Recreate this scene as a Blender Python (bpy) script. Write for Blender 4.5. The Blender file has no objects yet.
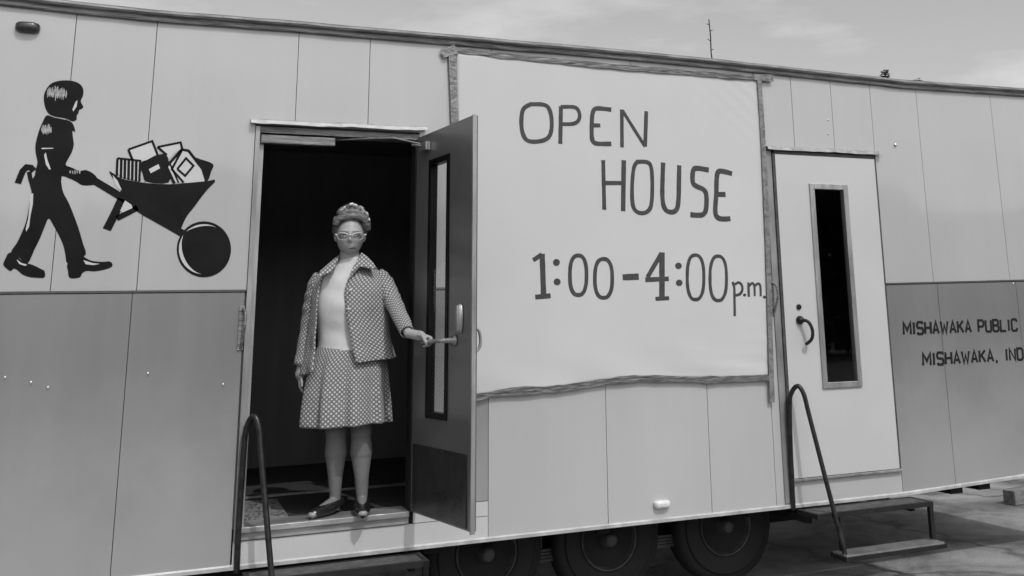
import bpy, bmesh, math, random
from mathutils import Vector, Matrix, noise
from mathutils.geometry import tessellate_polygon
random.seed(7)
S = bpy.context.scene
COL = S.collection
R = math.radians

# ------------------------------------------------------------ camera
FPX, PPX, PPY = 1000.0, 610.3, 99.7
CO = Vector((0.0, -5.555, 1.593))
CR = Vector((0.91643749, -0.39945352, -0.02406694))
CU = Vector((-0.06614555, -0.21051749, 0.97534976))
CW = Vector((0.39467341, 0.89225516, 0.21934819))
cam = bpy.data.cameras.new('camera'); camo = bpy.data.objects.new('camera', cam); COL.objects.link(camo)
camo.matrix_world = Matrix(((CR.x, CU.x, -CW.x, CO.x), (CR.y, CU.y, -CW.y, CO.y), (CR.z, CU.z, -CW.z, CO.z), (0, 0, 0, 1)))
cam.sensor_width = 36; cam.lens = 36 * FPX / 1024
cam.shift_x = (512 - PPX) / 1024; cam.shift_y = (PPY - 288) / 1024
cam.clip_start = .05; cam.clip_end = 3000
S.camera = camo

# ------------------------------------------------------------ sky and sun
SUN_EL, SUN_AZ = 52, 12           # azimuth: degrees to the right of the wall's outward normal
sun_dir = Vector((math.sin(R(SUN_AZ)) * math.cos(R(SUN_EL)), -math.cos(R(SUN_AZ)) * math.cos(R(SUN_EL)), math.sin(R(SUN_EL))))
w = bpy.data.worlds.new('World'); S.world = w; w.use_nodes = True
nt = w.node_tree; nt.nodes.clear()
N = nt.nodes.new; LK = nt.links.new
sky = N('ShaderNodeTexSky'); sky.sky_type = 'NISHITA'; sky.sun_disc = False
sky.sun_elevation = R(SUN_EL); sky.sun_rotation = math.atan2(sun_dir.x, sun_dir.y)
sky.air_density = 1.6; sky.dust_density = 3.0
bw = N('ShaderNodeRGBToBW'); LK(sky.outputs[0], bw.inputs[0])
tc = N('ShaderNodeTexCoord'); mp = N('ShaderNodeMapping'); mp.inputs['Scale'].default_value = (1, 1, 3.2)
LK(tc.outputs['Generated'], mp.inputs[0])
cn = N('ShaderNodeTexNoise'); cn.inputs['Scale'].default_value = 4.2; cn.inputs['Detail'].default_value = 7; cn.inputs['Roughness'].default_value = .55
LK(mp.outputs[0], cn.inputs['Vector'])
cr = N('ShaderNodeMapRange'); cr.inputs[1].default_value = .48; cr.inputs[2].default_value = .64; cr.inputs[3].default_value = 1.3; cr.inputs[4].default_value = 1.66
LK(cn.outputs[0], cr.inputs[0])
mu = N('ShaderNodeMath'); mu.operation = 'MULTIPLY'; LK(bw.outputs[0], mu.inputs[0]); LK(cr.outputs[0], mu.inputs[1])
bg = N('ShaderNodeBackground'); bg.inputs[1].default_value = .15
LK(mu.outputs[0], bg.inputs[0])
wo = N('ShaderNodeOutputWorld'); LK(bg.outputs[0], wo.inputs[0])
sl = bpy.data.lights.new('sun', 'SUN'); sl.energy = 2.05; sl.angle = R(.6); sl.color = (1, 1, 1)
so = bpy.data.objects.new('sun', sl); COL.objects.link(so); so.rotation_euler = sun_dir.to_track_quat('Z', 'Y').to_euler()
S.view_settings.view_transform = 'Standard'; S.view_settings.look = 'None'
S.view_settings.exposure = -0.38; S.view_settings.gamma = 1

# ------------------------------------------------------------ helpers
def ray(px, py): return CR * ((px - PPX) / FPX) - CU * ((py - PPY) / FPX) + CW
def at(px, py, y=0.0):                      # point of the plane y = const seen at a pixel
    d = ray(px, py); return CO + d * ((y - CO.y) / d.y)
def tag(o, label=None, cat=None, group=None, kind=None):
    if label: o['label'] = label
    if cat: o['category'] = cat
    if group: o['group'] = group
    if kind: o['kind'] = kind
    return o
def empty(name, loc=(0, 0, 0), rz=0):
    o = bpy.data.objects.new(name, None); COL.objects.link(o); o.location = loc; o.rotation_euler = (0, 0, rz); o.empty_display_size = .2
    return o
def obj(name, bm, mat, parent=None, smooth=False, local=True):
    """link a bmesh as one object; local=False: bm is in world coordinates, move it into the parent's frame"""
    me = bpy.data.meshes.new(name)
    if parent is not None and not local:
        M = Matrix.Translation(parent.location) @ Matrix.Rotation(parent.rotation_euler.z, 4, 'Z')
        if parent.parent: M = Matrix.Translation(parent.parent.location) @ Matrix.Rotation(parent.parent.rotation_euler.z, 4, 'Z') @ M
        bmesh.ops.transform(bm, matrix=M.inverted(), verts=bm.verts)
    bmesh.ops.recalc_face_normals(bm, faces=bm.faces)
    bm.to_mesh(me); bm.free()
    for p in me.polygons: p.use_smooth = smooth
    o = bpy.data.objects.new(name, me); COL.objects.link(o)
    if mat: me.materials.append(mat)
    if parent is not None: o.parent = parent
    return o
def box(bm, x0, x1, y0, y1, z0, z1, bev=0):
    vs = [bm.verts.new(p) for p in ((x0,y0,z0),(x1,y0,z0),(x1,y1,z0),(x0,y1,z0),(x0,y0,z1),(x1,y0,z1),(x1,y1,z1),(x0,y1,z1))]
    fs = [bm.faces.new([vs[i] for i in q]) for q in ((0,1,5,4),(1,2,6,5),(2,3,7,6),(3,0,4,7),(4,5,6,7),(3,2,1,0))]
    if bev:
        es = list({e for f in fs for e in f.edges})
        bmesh.ops.bevel(bm, geom=es, offset=bev, segments=2, affect='EDGES', profile=.6)
    return vs
def obox(bm, c, ex, ey, ez, hx, hy, hz):
    """box centred on c along three axes with half sizes"""
    c = Vector(c); vs = []
    for sz in (-1, 1):
        for sx, sy in ((-1,-1),(1,-1),(1,1),(-1,1)):
            vs.append(bm.verts.new(c + Vector(ex)*hx*sx + Vector(ey)*hy*sy + Vector(ez)*hz*sz))
    for q in ((0,1,5,4),(1,2,6,5),(2,3,7,6),(3,0,4,7),(4,5,6,7),(3,2,1,0)): bm.faces.new([vs[i] for i in q])
def tube(bm, pts, rad, n=10, cap=True, closed=False, flat=1.0):
    pts = [Vector(p) for p in pts]; m = len(pts)
    if not hasattr(rad, '__len__'): rad = [rad] * m
    rings = []; up = None
    for i, p in enumerate(pts):
        if closed: t = pts[(i+1) % m] - pts[i-1]
        else: t = pts[min(i+1, m-1)] - pts[max(i-1, 0)]
        t.normalize()
        if up is None: up = Vector((0,0,1)) if abs(t.z) < .9 else Vector((1,0,0))
        a = t.cross(up)
        if a.length < 1e-4: a = t.cross(Vector((0,1,0)))
        a.normalize(); b = a.cross(t).normalized(); up = b
        rings.append([bm.verts.new(p + (a*math.cos(2*math.pi*k/n) + b*math.sin(2*math.pi*k/n)*flat)*rad[i]) for k in range(n)])
    for i in range(m if closed else m-1):
        A, B = rings[i], rings[(i+1) % m]
        for k in range(n): bm.faces.new((A[k], A[(k+1)%n], B[(k+1)%n], B[k]))
    if cap and not closed: bm.faces.new(rings[0][::-1]); bm.faces.new(rings[-1])
def capsule(bm, a, b, ra, rb, n=14):
    """rounded tapered limb, closed"""
    a, b = Vector(a), Vector(b); t = (b-a).normalized(); pts, rd = [], []
    for k in range(5):
        q = math.pi/2*k/4.0; pts.append(a - t*ra*math.cos(q)); rd.append(max(ra*math.sin(q), .0004))
    pts.append((a+b)/2); rd.append((ra+rb)/2)
    for k in range(5):
        q = math.pi/2*k/4.0; pts.append(b + t*rb*math.sin(q)); rd.append(max(rb*math.cos(q), .0004))
    tube(bm, pts, rd, n)
def smooth_path(pts, sub=6):
    P = [Vector(p) for p in pts]; out = []
    for i in range(len(P)-1):
        p0, p1, p2, p3 = P[max(i-1,0)], P[i], P[i+1], P[min(i+2, len(P)-1)]
        for k in range(sub):
            t = k/sub
            out.append(.5*((2*p1) + (p2-p0)*t + (2*p0-5*p1+4*p2-p3)*t*t + (3*p1-p0-3*p2+p3)*t**3))
    out.append(P[-1]); return out
def lathe(bm, c, axis, prof, n=32):
    """prof: list of (distance along axis, radius)"""
    c = Vector(c); axis = Vector(axis).normalized()
    a = axis.orthogonal().normalized(); b = axis.cross(a)
    rings = [[bm.verts.new(c + axis*h + (a*math.cos(2*math.pi*k/n)+b*math.sin(2*math.pi*k/n))*r) for k in range(n)] for h, r in prof]
    for i in range(len(rings)-1):
        for k in range(n): bm.faces.new((rings[i][k], rings[i][(k+1)%n], rings[i+1][(k+1)%n], rings[i+1][k]))
    bm.faces.new(rings[0][::-1]); bm.faces.new(rings[-1])
def ellipsoid(bm, c, r, n=20, m=14, fn=None):
    c = Vector(c); rows = []
    for i in range(m+1):
        th = math.pi*i/m; row = []
        for k in range(n):
            ph = 2*math.pi*k/n
            v = Vector((math.sin(th)*math.cos(ph), math.sin(th)*math.sin(ph), math.cos(th)))
            if fn: v = fn(v)
            row.append(bm.verts.new(c + Vector((v.x*r[0], v.y*r[1], v.z*r[2]))))
            if i in (0, m): break
        rows.append(row)
    for i in range(m):
        A, B = rows[i], rows[i+1]
        for k in range(n):
            if i == 0: bm.faces.new((A[0], B[k], B[(k+1)%n]))
            elif i == m-1: bm.faces.new((A[k], B[0], A[(k+1)%n]))
            else: bm.faces.new((A[k], B[k], B[(k+1)%n], A[(k+1)%n]))
def plate(bm, pts, y0, y1):
    """filled outline on the wall, pts = (x, z), from depth y0 (front) to y1 (back)"""
    tri = tessellate_polygon([[Vector((p[0], p[1], 0)) for p in pts]])
    F = [bm.verts.new((p[0], y0, p[1])) for p in pts]; B = [bm.verts.new((p[0], y1, p[1])) for p in pts]
    for t in tri:
        try: bm.faces.new([F[i] for i in t])
        except ValueError: pass
    n = len(pts)
    for i in range(n): bm.faces.new((F[i], F[(i+1)%n], B[(i+1)%n], B[i]))
def stroke(bm, pts, wd, y0, y1, closed=False):
    """a painted stroke of width wd along (x, z) points, mitred"""
    P = [Vector((p[0], p[1])) for p in pts]
    if closed and (P[0]-P[-1]).length < 1e-5: P.pop()
    m = len(P); Lf, Rt = [], []
    for i in range(m):
        if closed: a, b = P[i]-P[i-1], P[(i+1)%m]-P[i]
        else: a = P[i]-P[max(i-1,0)] if i else P[1]-P[0]; b = P[min(i+1,m-1)]-P[i] if i < m-1 else a
        a = a.normalized(); b = b.normalized(); t = (a+b)
        if t.length < 1e-4: t = a
        t.normalize(); nrm = Vector((-t.y, t.x)); k = min(1/max(nrm.dot(Vector((-a.y, a.x))), .35), 1.8)
        ww = wd[i] if hasattr(wd, '__len__') else wd
        Lf.append(P[i]+nrm*ww/2*k); Rt.append(P[i]-nrm*ww/2*k)
    vf = [(bm.verts.new((l.x, y0, l.y)), bm.verts.new((r.x, y0, r.y)), bm.verts.new((l.x, y1, l.y)), bm.verts.new((r.x, y1, r.y))) for l, r in zip(Lf, Rt)]
    for i in range(m if closed else m-1):
        A, B = vf[i], vf[(i+1)%m]
        bm.faces.new((A[0], B[0], B[1], A[1])); bm.faces.new((A[0], A[2], B[2], B[0])); bm.faces.new((A[1], B[1], B[3], A[3]))
    if not closed:
        for A in (vf[0], vf[-1]): bm.faces.new((A[0], A[1], A[3], A[2]))

# ------------------------------------------------------------ materials (the photograph is black and white: all greys)
def mat(name, base, rough=.5, metal=0, spec=.5, coat=0, coat_rough=.05, coat_ior=1.5, var=0, vscale=3, bump=0, bscale=40, detail=4, streak=0, painted_sheen=0, stretch=(1,1,1)):
    m = bpy.data.materials.new(name); m.use_nodes = True; t = m.node_tree; n = t.nodes; l = t.links
    p = n['Principled BSDF']
    p.inputs['Base Color'].default_value = (base, base, base, 1); p.inputs['Roughness'].default_value = rough
    p.inputs['Metallic'].default_value = metal; p.inputs['Specular IOR Level'].default_value = spec
    p.inputs['Coat Weight'].default_value = coat; p.inputs['Coat Roughness'].default_value = coat_rough; p.inputs['Coat IOR'].default_value = coat_ior
    tcd = n.new('ShaderNodeTexCoord'); mpp = n.new('ShaderNodeMapping'); mpp.inputs['Scale'].default_value = stretch
    l.new(tcd.outputs['Object'], mpp.inputs[0])
    if var:
        nz = n.new('ShaderNodeTexNoise'); nz.inputs['Scale'].default_value = vscale; nz.inputs['Detail'].default_value = detail; nz.inputs['Roughness'].default_value = .6
        l.new(mpp.outputs[0], nz.inputs['Vector'])
        mr = n.new('ShaderNodeMapRange'); mr.inputs[1].default_value = .3; mr.inputs[2].default_value = .7
        mr.inputs[3].default_value = base*(1-var); mr.inputs[4].default_value = min(base*(1+var), 1)
        l.new(nz.outputs[0], mr.inputs[0]); l.new(mr.outputs[0], p.inputs['Base Color'])
        last = mr.outputs[0]
        if streak:
            ms = n.new('ShaderNodeMapping'); ms.inputs['Scale'].default_value = (16, 1, .5); l.new(tcd.outputs['Object'], ms.inputs[0])
            ns = n.new('ShaderNodeTexNoise'); ns.inputs['Scale'].default_value = 1; ns.inputs['Detail'].default_value = 6; ns.inputs['Roughness'].default_value = .62; l.new(ms.outputs[0], ns.inputs['Vector'])
            rs = n.new('ShaderNodeMapRange'); rs.inputs[1].default_value = .32; rs.inputs[2].default_value = .68; rs.inputs[3].default_value = 1-streak; rs.inputs[4].default_value = 1+streak*.6; l.new(ns.outputs[0], rs.inputs[0])
            mm_ = n.new('ShaderNodeMath'); mm_.operation = 'MULTIPLY'; l.new(last, mm_.inputs[0]); l.new(rs.outputs[0], mm_.inputs[1]); last = mm_.outputs[0]
        if painted_sheen:  # paler towards the bottom: the glossy reflection gradient painted into the colour
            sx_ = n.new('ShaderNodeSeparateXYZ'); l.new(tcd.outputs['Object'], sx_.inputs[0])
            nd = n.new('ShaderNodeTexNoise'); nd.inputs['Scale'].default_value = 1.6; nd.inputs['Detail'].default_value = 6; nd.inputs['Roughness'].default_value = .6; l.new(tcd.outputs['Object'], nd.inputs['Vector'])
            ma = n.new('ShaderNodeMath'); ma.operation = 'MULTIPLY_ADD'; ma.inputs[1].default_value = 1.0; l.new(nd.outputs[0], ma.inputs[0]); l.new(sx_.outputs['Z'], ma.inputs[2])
            rd = n.new('ShaderNodeMapRange'); rd.interpolation_type = 'SMOOTHSTEP'; rd.inputs[1].default_value = 2.15; rd.inputs[2].default_value = .85; rd.inputs[3].default_value = 0; rd.inputs[4].default_value = painted_sheen; l.new(ma.outputs[0], rd.inputs[0])
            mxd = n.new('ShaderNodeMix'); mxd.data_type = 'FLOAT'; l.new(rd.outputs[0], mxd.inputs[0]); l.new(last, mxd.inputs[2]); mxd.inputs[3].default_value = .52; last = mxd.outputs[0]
        if streak or painted_sheen: l.new(last, p.inputs['Base Color'])
        m2 = n.new('ShaderNodeMapRange'); m2.inputs[1].default_value = .3; m2.inputs[2].default_value = .7
        m2.inputs[3].default_value = max(rough-.06, 0.02); m2.inputs[4].default_value = min(rough+.08, 1)
        l.new(nz.outputs[0], m2.inputs[0]); l.new(m2.outputs[0], p.inputs['Roughness'])
    if bump:
        nb = n.new('ShaderNodeTexNoise'); nb.inputs['Scale'].default_value = bscale; nb.inputs['Detail'].default_value = 4
        l.new(mpp.outputs[0], nb.inputs['Vector'])
        b = n.new('ShaderNodeBump'); b.inputs['Strength'].default_value = bump; b.inputs['Distance'].default_value = .01
        l.new(nb.outputs[0], b.inputs['Height']); l.new(b.outputs[0], p.inputs['Normal'])
        if coat: l.new(b.outputs[0], p.inputs['Coat Normal'])
    return m
M_UP = mat('cream_enamel', .42, .42, streak=.018, coat=1, coat_rough=.06, coat_ior=1.6, var=.035, vscale=1.7, bump=.10, bscale=5, stretch=(1,1,.35))
M_LOW = mat('blue_enamel', .27, .33, streak=.035, painted_sheen=.75, metal=.45, coat=1, coat_rough=.2, coat_ior=1.8, var=.06, vscale=1.3, bump=.10, bscale=5, stretch=(1,1,.3))  # brightening of the glossy lower edge is put into the base colour
M_LOWL = mat('pale_enamel', .50, .30, streak=.02, painted_sheen=.35, metal=.15, coat=1, coat_rough=.2, coat_ior=1.8, var=.05, vscale=1.3, bump=.10, bscale=5, stretch=(1,1,.3))  # same painted gloss gradient, weaker
M_SILLP = mat('pale_skirt_enamel', .55, .35, coat=1, coat_rough=.03, coat_ior=2.0, var=.04, vscale=2, bump=.04, bscale=4)
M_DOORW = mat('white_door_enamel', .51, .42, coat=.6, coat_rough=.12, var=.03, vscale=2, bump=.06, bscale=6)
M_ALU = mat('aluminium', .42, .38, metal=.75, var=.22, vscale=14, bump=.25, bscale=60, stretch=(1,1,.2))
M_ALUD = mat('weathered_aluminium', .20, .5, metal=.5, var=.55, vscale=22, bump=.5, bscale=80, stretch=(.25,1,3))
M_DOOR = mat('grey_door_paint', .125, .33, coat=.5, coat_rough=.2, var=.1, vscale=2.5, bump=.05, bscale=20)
M_KICK = mat('kick_plate_metal', .10, .30, metal=.8, var=.45, vscale=3.5, bump=.12, bscale=30)
M_BLACK = mat('black_paint', .008, .4, spec=.15, var=.3, vscale=6)
M_MARK = mat('dark_marker_ink', .040, .6, var=.35, vscale=22, stretch=(1,1,1))
M_MARKC = mat('charcoal_marker_ink', .060, .6, var=.3, vscale=22)
M_TEXT = mat('dark_sign_paint', .014, .5, spec=.2)
M_MWHITE = mat('light_sign_paint', .52, .45, coat=.6, coat_rough=.1, var=.04)
M_MBRUSH = mat('thin_sign_paint', .30, .5, var=.5, vscale=60)
M_MGREY = mat('soft_highlight_paint', .22, .5, var=.75, vscale=90, detail=8, stretch=(.35,1,1.5))
M_PAPER = mat('banner_paper', .54, .62, var=.02, vscale=2.2, bump=.12, bscale=3)
M_TAPE = mat('duct_tape', .20, .42, metal=.25, var=.4, vscale=30, bump=.6, bscale=55)
M_TAPED = mat('dark_tape', .13, .42, metal=.2, var=.55, vscale=28, bump=.8, bscale=40, stretch=(.4,1,2))
M_PIPE = mat('handrail_steel', .035, .35, metal=.6, var=.4, vscale=25)
M_PLATE = mat('worn_step_plate', .11, .5, metal=.4, var=.5, vscale=15)
M_GLINT = mat('glossy_low', .7, .24, metal=.9, coat=1, coat_rough=.05, coat_ior=2.2)
M_GLINTU = mat('glossy_up', .7, .24, metal=.9, coat=1, coat_rough=.05, coat_ior=2.2)
M_STEEL = mat('dark_steel', .016, .75, metal=.1, spec=.3, var=.4, vscale=12)
M_RUB = mat('tyre_rubber', .009, .75, var=.4, vscale=18, bump=.2)
M_RIM = mat('rim_paint', .07, .5, metal=.4, var=.5, vscale=12)
M_INT = mat('dark_panelling', .20, .5, var=.12, vscale=2, stretch=(6,6,.5))
M_SHELF = mat('dark_wood', .05, .45, var=.4, vscale=4, stretch=(1,1,6))
M_CARPET = mat('dark_carpet', .035, .95, var=.3, vscale=120, bump=.6, bscale=300)
M_WOOD = mat('tree_bark', .06, .9, var=.3, vscale=20)
M_LEAF = mat('conifer_needles', .035, .7, var=.4, vscale=6)
M_LAMPW = mat('lamp_plastic', .65, .25, coat=.5, var=.1, vscale=30)
M_LAMPD = mat('lamp_dark', .02, .35, coat=.5, var=.2, vscale=30)
# glass
def glass():
    m = bpy.data.materials.new('window_glass'); m.use_nodes = True; t = m.node_tree; n = t.nodes; l = t.links; n.clear()
    g = n.new('ShaderNodeBsdfGlossy'); g.inputs['Roughness'].default_value = .02; g.inputs[0].default_value = (.9,.9,.9,1)
    tr = n.new('ShaderNodeBsdfTransparent'); tr.inputs[0].default_value = (.93,.93,.93,1)
    fr = n.new('ShaderNodeFresnel'); fr.inputs[0].default_value = 1.5
    mx = n.new('ShaderNodeMixShader'); o = n.new('ShaderNodeOutputMaterial')
    ge = n.new('ShaderNodeNewGeometry'); iv = n.new('ShaderNodeMath'); iv.operation = 'SUBTRACT'; iv.inputs[0].default_value = 1; l.new(ge.outputs['Backfacing'], iv.inputs[1])
    ml = n.new('ShaderNodeMath'); ml.operation = 'MULTIPLY'; l.new(fr.outputs[0], ml.inputs[0]); l.new(iv.outputs[0], ml.inputs[1])
    l.new(ml.outputs[0], mx.inputs[0]); l.new(tr.outputs[0], mx.inputs[1]); l.new(g.outputs[0], mx.inputs[2]); l.new(mx.outputs[0], o.inputs[0])
    return m
M_GLASS = glass()
def ground_mat():
    m = bpy.data.materials.new('worn_asphalt'); m.use_nodes = True; t = m.node_tree; n = t.nodes; l = t.links
    p = n['Principled BSDF']; p.inputs['Roughness'].default_value = .85
    tcd = n.new('ShaderNodeTexCoord')
    a = n.new('ShaderNodeTexNoise'); a.inputs['Scale'].default_value = 1.6; a.inputs['Detail'].default_value = 6; a.inputs['Roughness'].default_value = .65; a.inputs['Distortion'].default_value = .6
    b = n.new('ShaderNodeTexNoise'); b.inputs['Scale'].default_value = 90; b.inputs['Detail'].default_value = 4
    v = n.new('ShaderNodeTexVoronoi'); v.feature = 'DISTANCE_TO_EDGE'; v.inputs['Scale'].default_value = .55
    mp2 = n.new('ShaderNodeMapping'); l.new(tcd.outputs['Object'], mp2.inputs[0])
    ad = n.new('ShaderNodeMixRGB'); ad.blend_type = 'ADD'; ad.inputs[0].default_value = .6
    nd = n.new('ShaderNodeTexNoise'); nd.inputs['Scale'].default_value = 2.5; nd.inputs['Detail'].default_value = 6
    l.new(tcd.outputs['Object'], nd.inputs['Vector']); l.new(mp2.outputs[0], ad.inputs[1]); l.new(nd.outputs['Color'], ad.inputs[2]); l.new(ad.outputs[0], v.inputs['Vector'])
    l.new(tcd.outputs['Object'], a.inputs['Vector']); l.new(tcd.outputs['Object'], b.inputs['Vector'])
    r1 = n.new('ShaderNodeMapRange'); r1.inputs[1].default_value = .38; r1.inputs[2].default_value = .63; r1.inputs[3].default_value = .10; r1.inputs[4].default_value = .29
    l.new(a.outputs[0], r1.inputs[0])
    r2 = n.new('ShaderNodeMapRange'); r2.inputs[1].default_value = .3; r2.inputs[2].default_value = .7; r2.inputs[3].default_value = .72; r2.inputs[4].default_value = 1.28
    l.new(b.outputs[0], r2.inputs[0])
    r3 = n.new('ShaderNodeMapRange'); r3.inputs[1].default_value = .0; r3.inputs[2].default_value = .03; r3.inputs[3].default_value = .45; r3.inputs[4].default_value = 1
    l.new(v.outputs[0], r3.inputs[0])
    m1 = n.new('ShaderNodeMath'); m1.operation = 'MULTIPLY'; l.new(r1.outputs[0], m1.inputs[0]); l.new(r2.outputs[0], m1.inputs[1])
    m2 = n.new('ShaderNodeMath'); m2.operation = 'MULTIPLY'; l.new(m1.outputs[0], m2.inputs[0]); l.new(r3.outputs[0], m2.inputs[1])
    l.new(m2.outputs[0], p.inputs['Base Color'])
    bp = n.new('ShaderNodeBump'); bp.inputs['Strength'].default_value = .5; bp.inputs['Distance'].default_value = .01; l.new(b.outputs[0], bp.inputs['Height']); l.new(bp.outputs[0], p.inputs['Normal'])
    return m
def dot_mat(name, ground, dot, step=.0235, rad=.205):
    """cotton with a small staggered dot print, laid out in the cloth's own UVs (metres)"""
    m = bpy.data.materials.new(name); m.use_nodes = True; t = m.node_tree; n = t.nodes; l = t.links
    p = n['Principled BSDF']; p.inputs['Roughness'].default_value = .85; p.inputs['Sheen Weight'].default_value = .15
    uv = n.new('ShaderNodeUVMap'); uv.uv_map = 'cloth'
    outs = []
    for off in (0, .5):
        mp_ = n.new('ShaderNodeMapping'); mp_.inputs['Scale'].default_value = (1/step, 1/step, 1); mp_.inputs['Location'].default_value = (off, off, 0)
        l.new(uv.outputs[0], mp_.inputs[0])
        fr = n.new('ShaderNodeVectorMath'); fr.operation = 'FRACTION'; l.new(mp_.outputs[0], fr.inputs[0])
        sb = n.new('ShaderNodeVectorMath'); sb.operation = 'SUBTRACT'; sb.inputs[1].default_value = (.5,.5,0); l.new(fr.outputs[0], sb.inputs[0])
        ln = n.new('ShaderNodeVectorMath'); ln.operation = 'LENGTH'; l.new(sb.outputs[0], ln.inputs[0])
        mr = n.new('ShaderNodeMapRange'); mr.inputs[1].default_value = rad-.06; mr.inputs[2].default_value = rad+.06; mr.inputs[3].default_value = 1; mr.inputs[4].default_value = 0
        l.new(ln.outputs['Value'], mr.inputs[0]); outs.append(mr)
    mx = n.new('ShaderNodeMath'); mx.operation = 'MAXIMUM'; l.new(outs[0].outputs[0], mx.inputs[0]); l.new(outs[1].outputs[0], mx.inputs[1])
    c = n.new('ShaderNodeMapRange'); c.inputs[3].default_value = ground; c.inputs[4].default_value = dot; l.new(mx.outputs[0], c.inputs[0]); l.new(c.outputs[0], p.inputs['Base Color'])
    tcd = n.new('ShaderNodeTexCoord'); nb = n.new('ShaderNodeTexNoise'); nb.inputs['Scale'].default_value = 14; nb.inputs['Detail'].default_value = 3; l.new(tcd.outputs['Object'], nb.inputs['Vector'])
    b = n.new('ShaderNodeBump'); b.inputs['Strength'].default_value = .5; b.inputs['Distance'].default_value = .02; l.new(nb.outputs[0], b.inputs['Height']); l.new(b.outputs[0], p.inputs['Normal'])
    return m
M_CLOTH = dot_mat('dotted_cotton', .135, .52)
M_SHIRT = mat('light_knit', .54, .85, var=.04, vscale=30, bump=.2, bscale=18)
M_SKIN = mat('skin', .37, .5, spec=.35, var=.06, vscale=14)
M_NYLON = mat('stocking', .17, .55, var=.1, vscale=10)
M_HAIR = mat('set_hair', .14, .42, var=.9, vscale=38, bump=1.0, bscale=70, stretch=(.6,1,2.2))
M_SHOE = mat('black_leather', .015, .25, coat=.6, var=.2, vscale=20)
M_SHOEW = mat('white_leather', .28, .35, coat=.4, var=.1, vscale=20)
M_FRAME = mat('pale_glasses_frame', .62, .25, coat=.5)
M_EYE = mat('dark_eye', .03, .3)
M_LENS = glass(); M_LENS.name = 'tinted_lens'
for nd_ in M_LENS.node_tree.nodes:
    if nd_.type == 'BSDF_TRANSPARENT': nd_.inputs[0].default_value = (.84,.84,.84,1)
M_LIP = mat('lipstick', .055, .4)

# ------------------------------------------------------------ setting
bm = bmesh.new(); L = 900
vs = [bm.verts.new(p) for p in ((-L,-L,0),(L,-L,0),(L,L,0),(-L,L,0))]; bm.faces.new(vs)
tag(obj('ground', bm, ground_mat()), kind='structure')

# ------------------------------------------------------------ the trailer
X_L, X_R = -3.4, 6.12         # ends of the body
DEPTH = 2.44
def interp(tab, x):
    if x <= tab[0][0]: return tab[0][1]
    for (a, za), (b, zb) in zip(tab, tab[1:]):
        if x <= b: return za + (zb-za)*(x-a)/(b-a)
    return tab[-1][1]
ROOF = [(-3.4,3.25),(-.853,3.244),(-.167,3.228),(.548,3.240),(1.667,3.247),(2.394,3.252),(3.286,3.248),(4.146,3.235),(4.753,3.225),(5.921,3.246),(6.35,3.262)]
BAND = [(-3.4,1.81),(.388,1.812),(4.438,1.82),(5.706,1.837),(6.35,1.85)]
SKIRT = [(-3.4,.49),(.416,.484),(2.409,.483),(4.403,.477),(5.503,.507),(6.35,.54)]
zr = lambda x: interp(ROOF, x); zb_ = lambda x: interp(BAND, x); zs = lambda x: interp(SKIRT, x)
trailer = empty('trailer', (1.5, 0, 0))
tag(trailer, 'long two-tone metal-sided trailer with an open dark doorway and a painted wheelbarrow figure', 'trailer')
def T(name, bm, m, smooth=False, parent=None): return obj(name, bm, m, parent or trailer, smooth, local=False)
def wall_panel(x0, x1, f0, f1, m, seed, y=0.0, amp=.0012, gl=.0017, gr=.0017):
    """one sheet of siding: slightly oil-canned skin with returned edges; f0/f1 give its lower/upper edge at x"""
    x0 += gl; x1 -= gr
    nx = max(3, int((x1-x0)/.07)); nz = 18
    bm = bmesh.new(); grid = []
    for j in range(nz+1):
        row = []
        for i in range(nx+1):
            u, v = i/nx, j/nz; x = x0+(x1-x0)*u; z = f0(x)+(f1(x)-f0(x))*v
            e = min(u if gl else 1, 1-u if gr else 1)*(x1-x0); e2 = min(v, 1-v)*(f1(x)-f0(x))
            k = min(1, e/.05)*min(1, e2/.05)
            yy = y - .0012 - k*.0003 - amp*noise.noise(Vector((x*1.1, seed, z*.9)))
            row.append(bm.verts.new((x, yy, z)))
        grid.append(row)
    for j in range(nz):
        for i in range(nx): bm.faces.new((grid[j][i], grid[j][i+1], grid[j+1][i+1], grid[j+1][i]))
    loop = grid[0] + [r[-1] for r in grid[1:]] + grid[-1][-2::-1] + [r[0] for r in grid[-2:0:-1]]
    loop = [bm.verts.new(v.co) for v in loop]; back = [bm.verts.new((v.co.x, .022, v.co.z)) for v in loop]; n = len(loop)
    for i in range(n): bm.faces.new((loop[i], loop[(i+1)%n], back[(i+1)%n], back[i]))
    return T('wall_panel', bm, m, smooth=True)
top = lambda x: zr(x)-.01
c_ = lambda v: (lambda x: v)
DX0, DX1, DZ1 = .405, 1.240, 2.655        # doorway opening
RX0, RX1, RZ0, RZ1 = 3.615, 4.440, .635, 2.675
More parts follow.
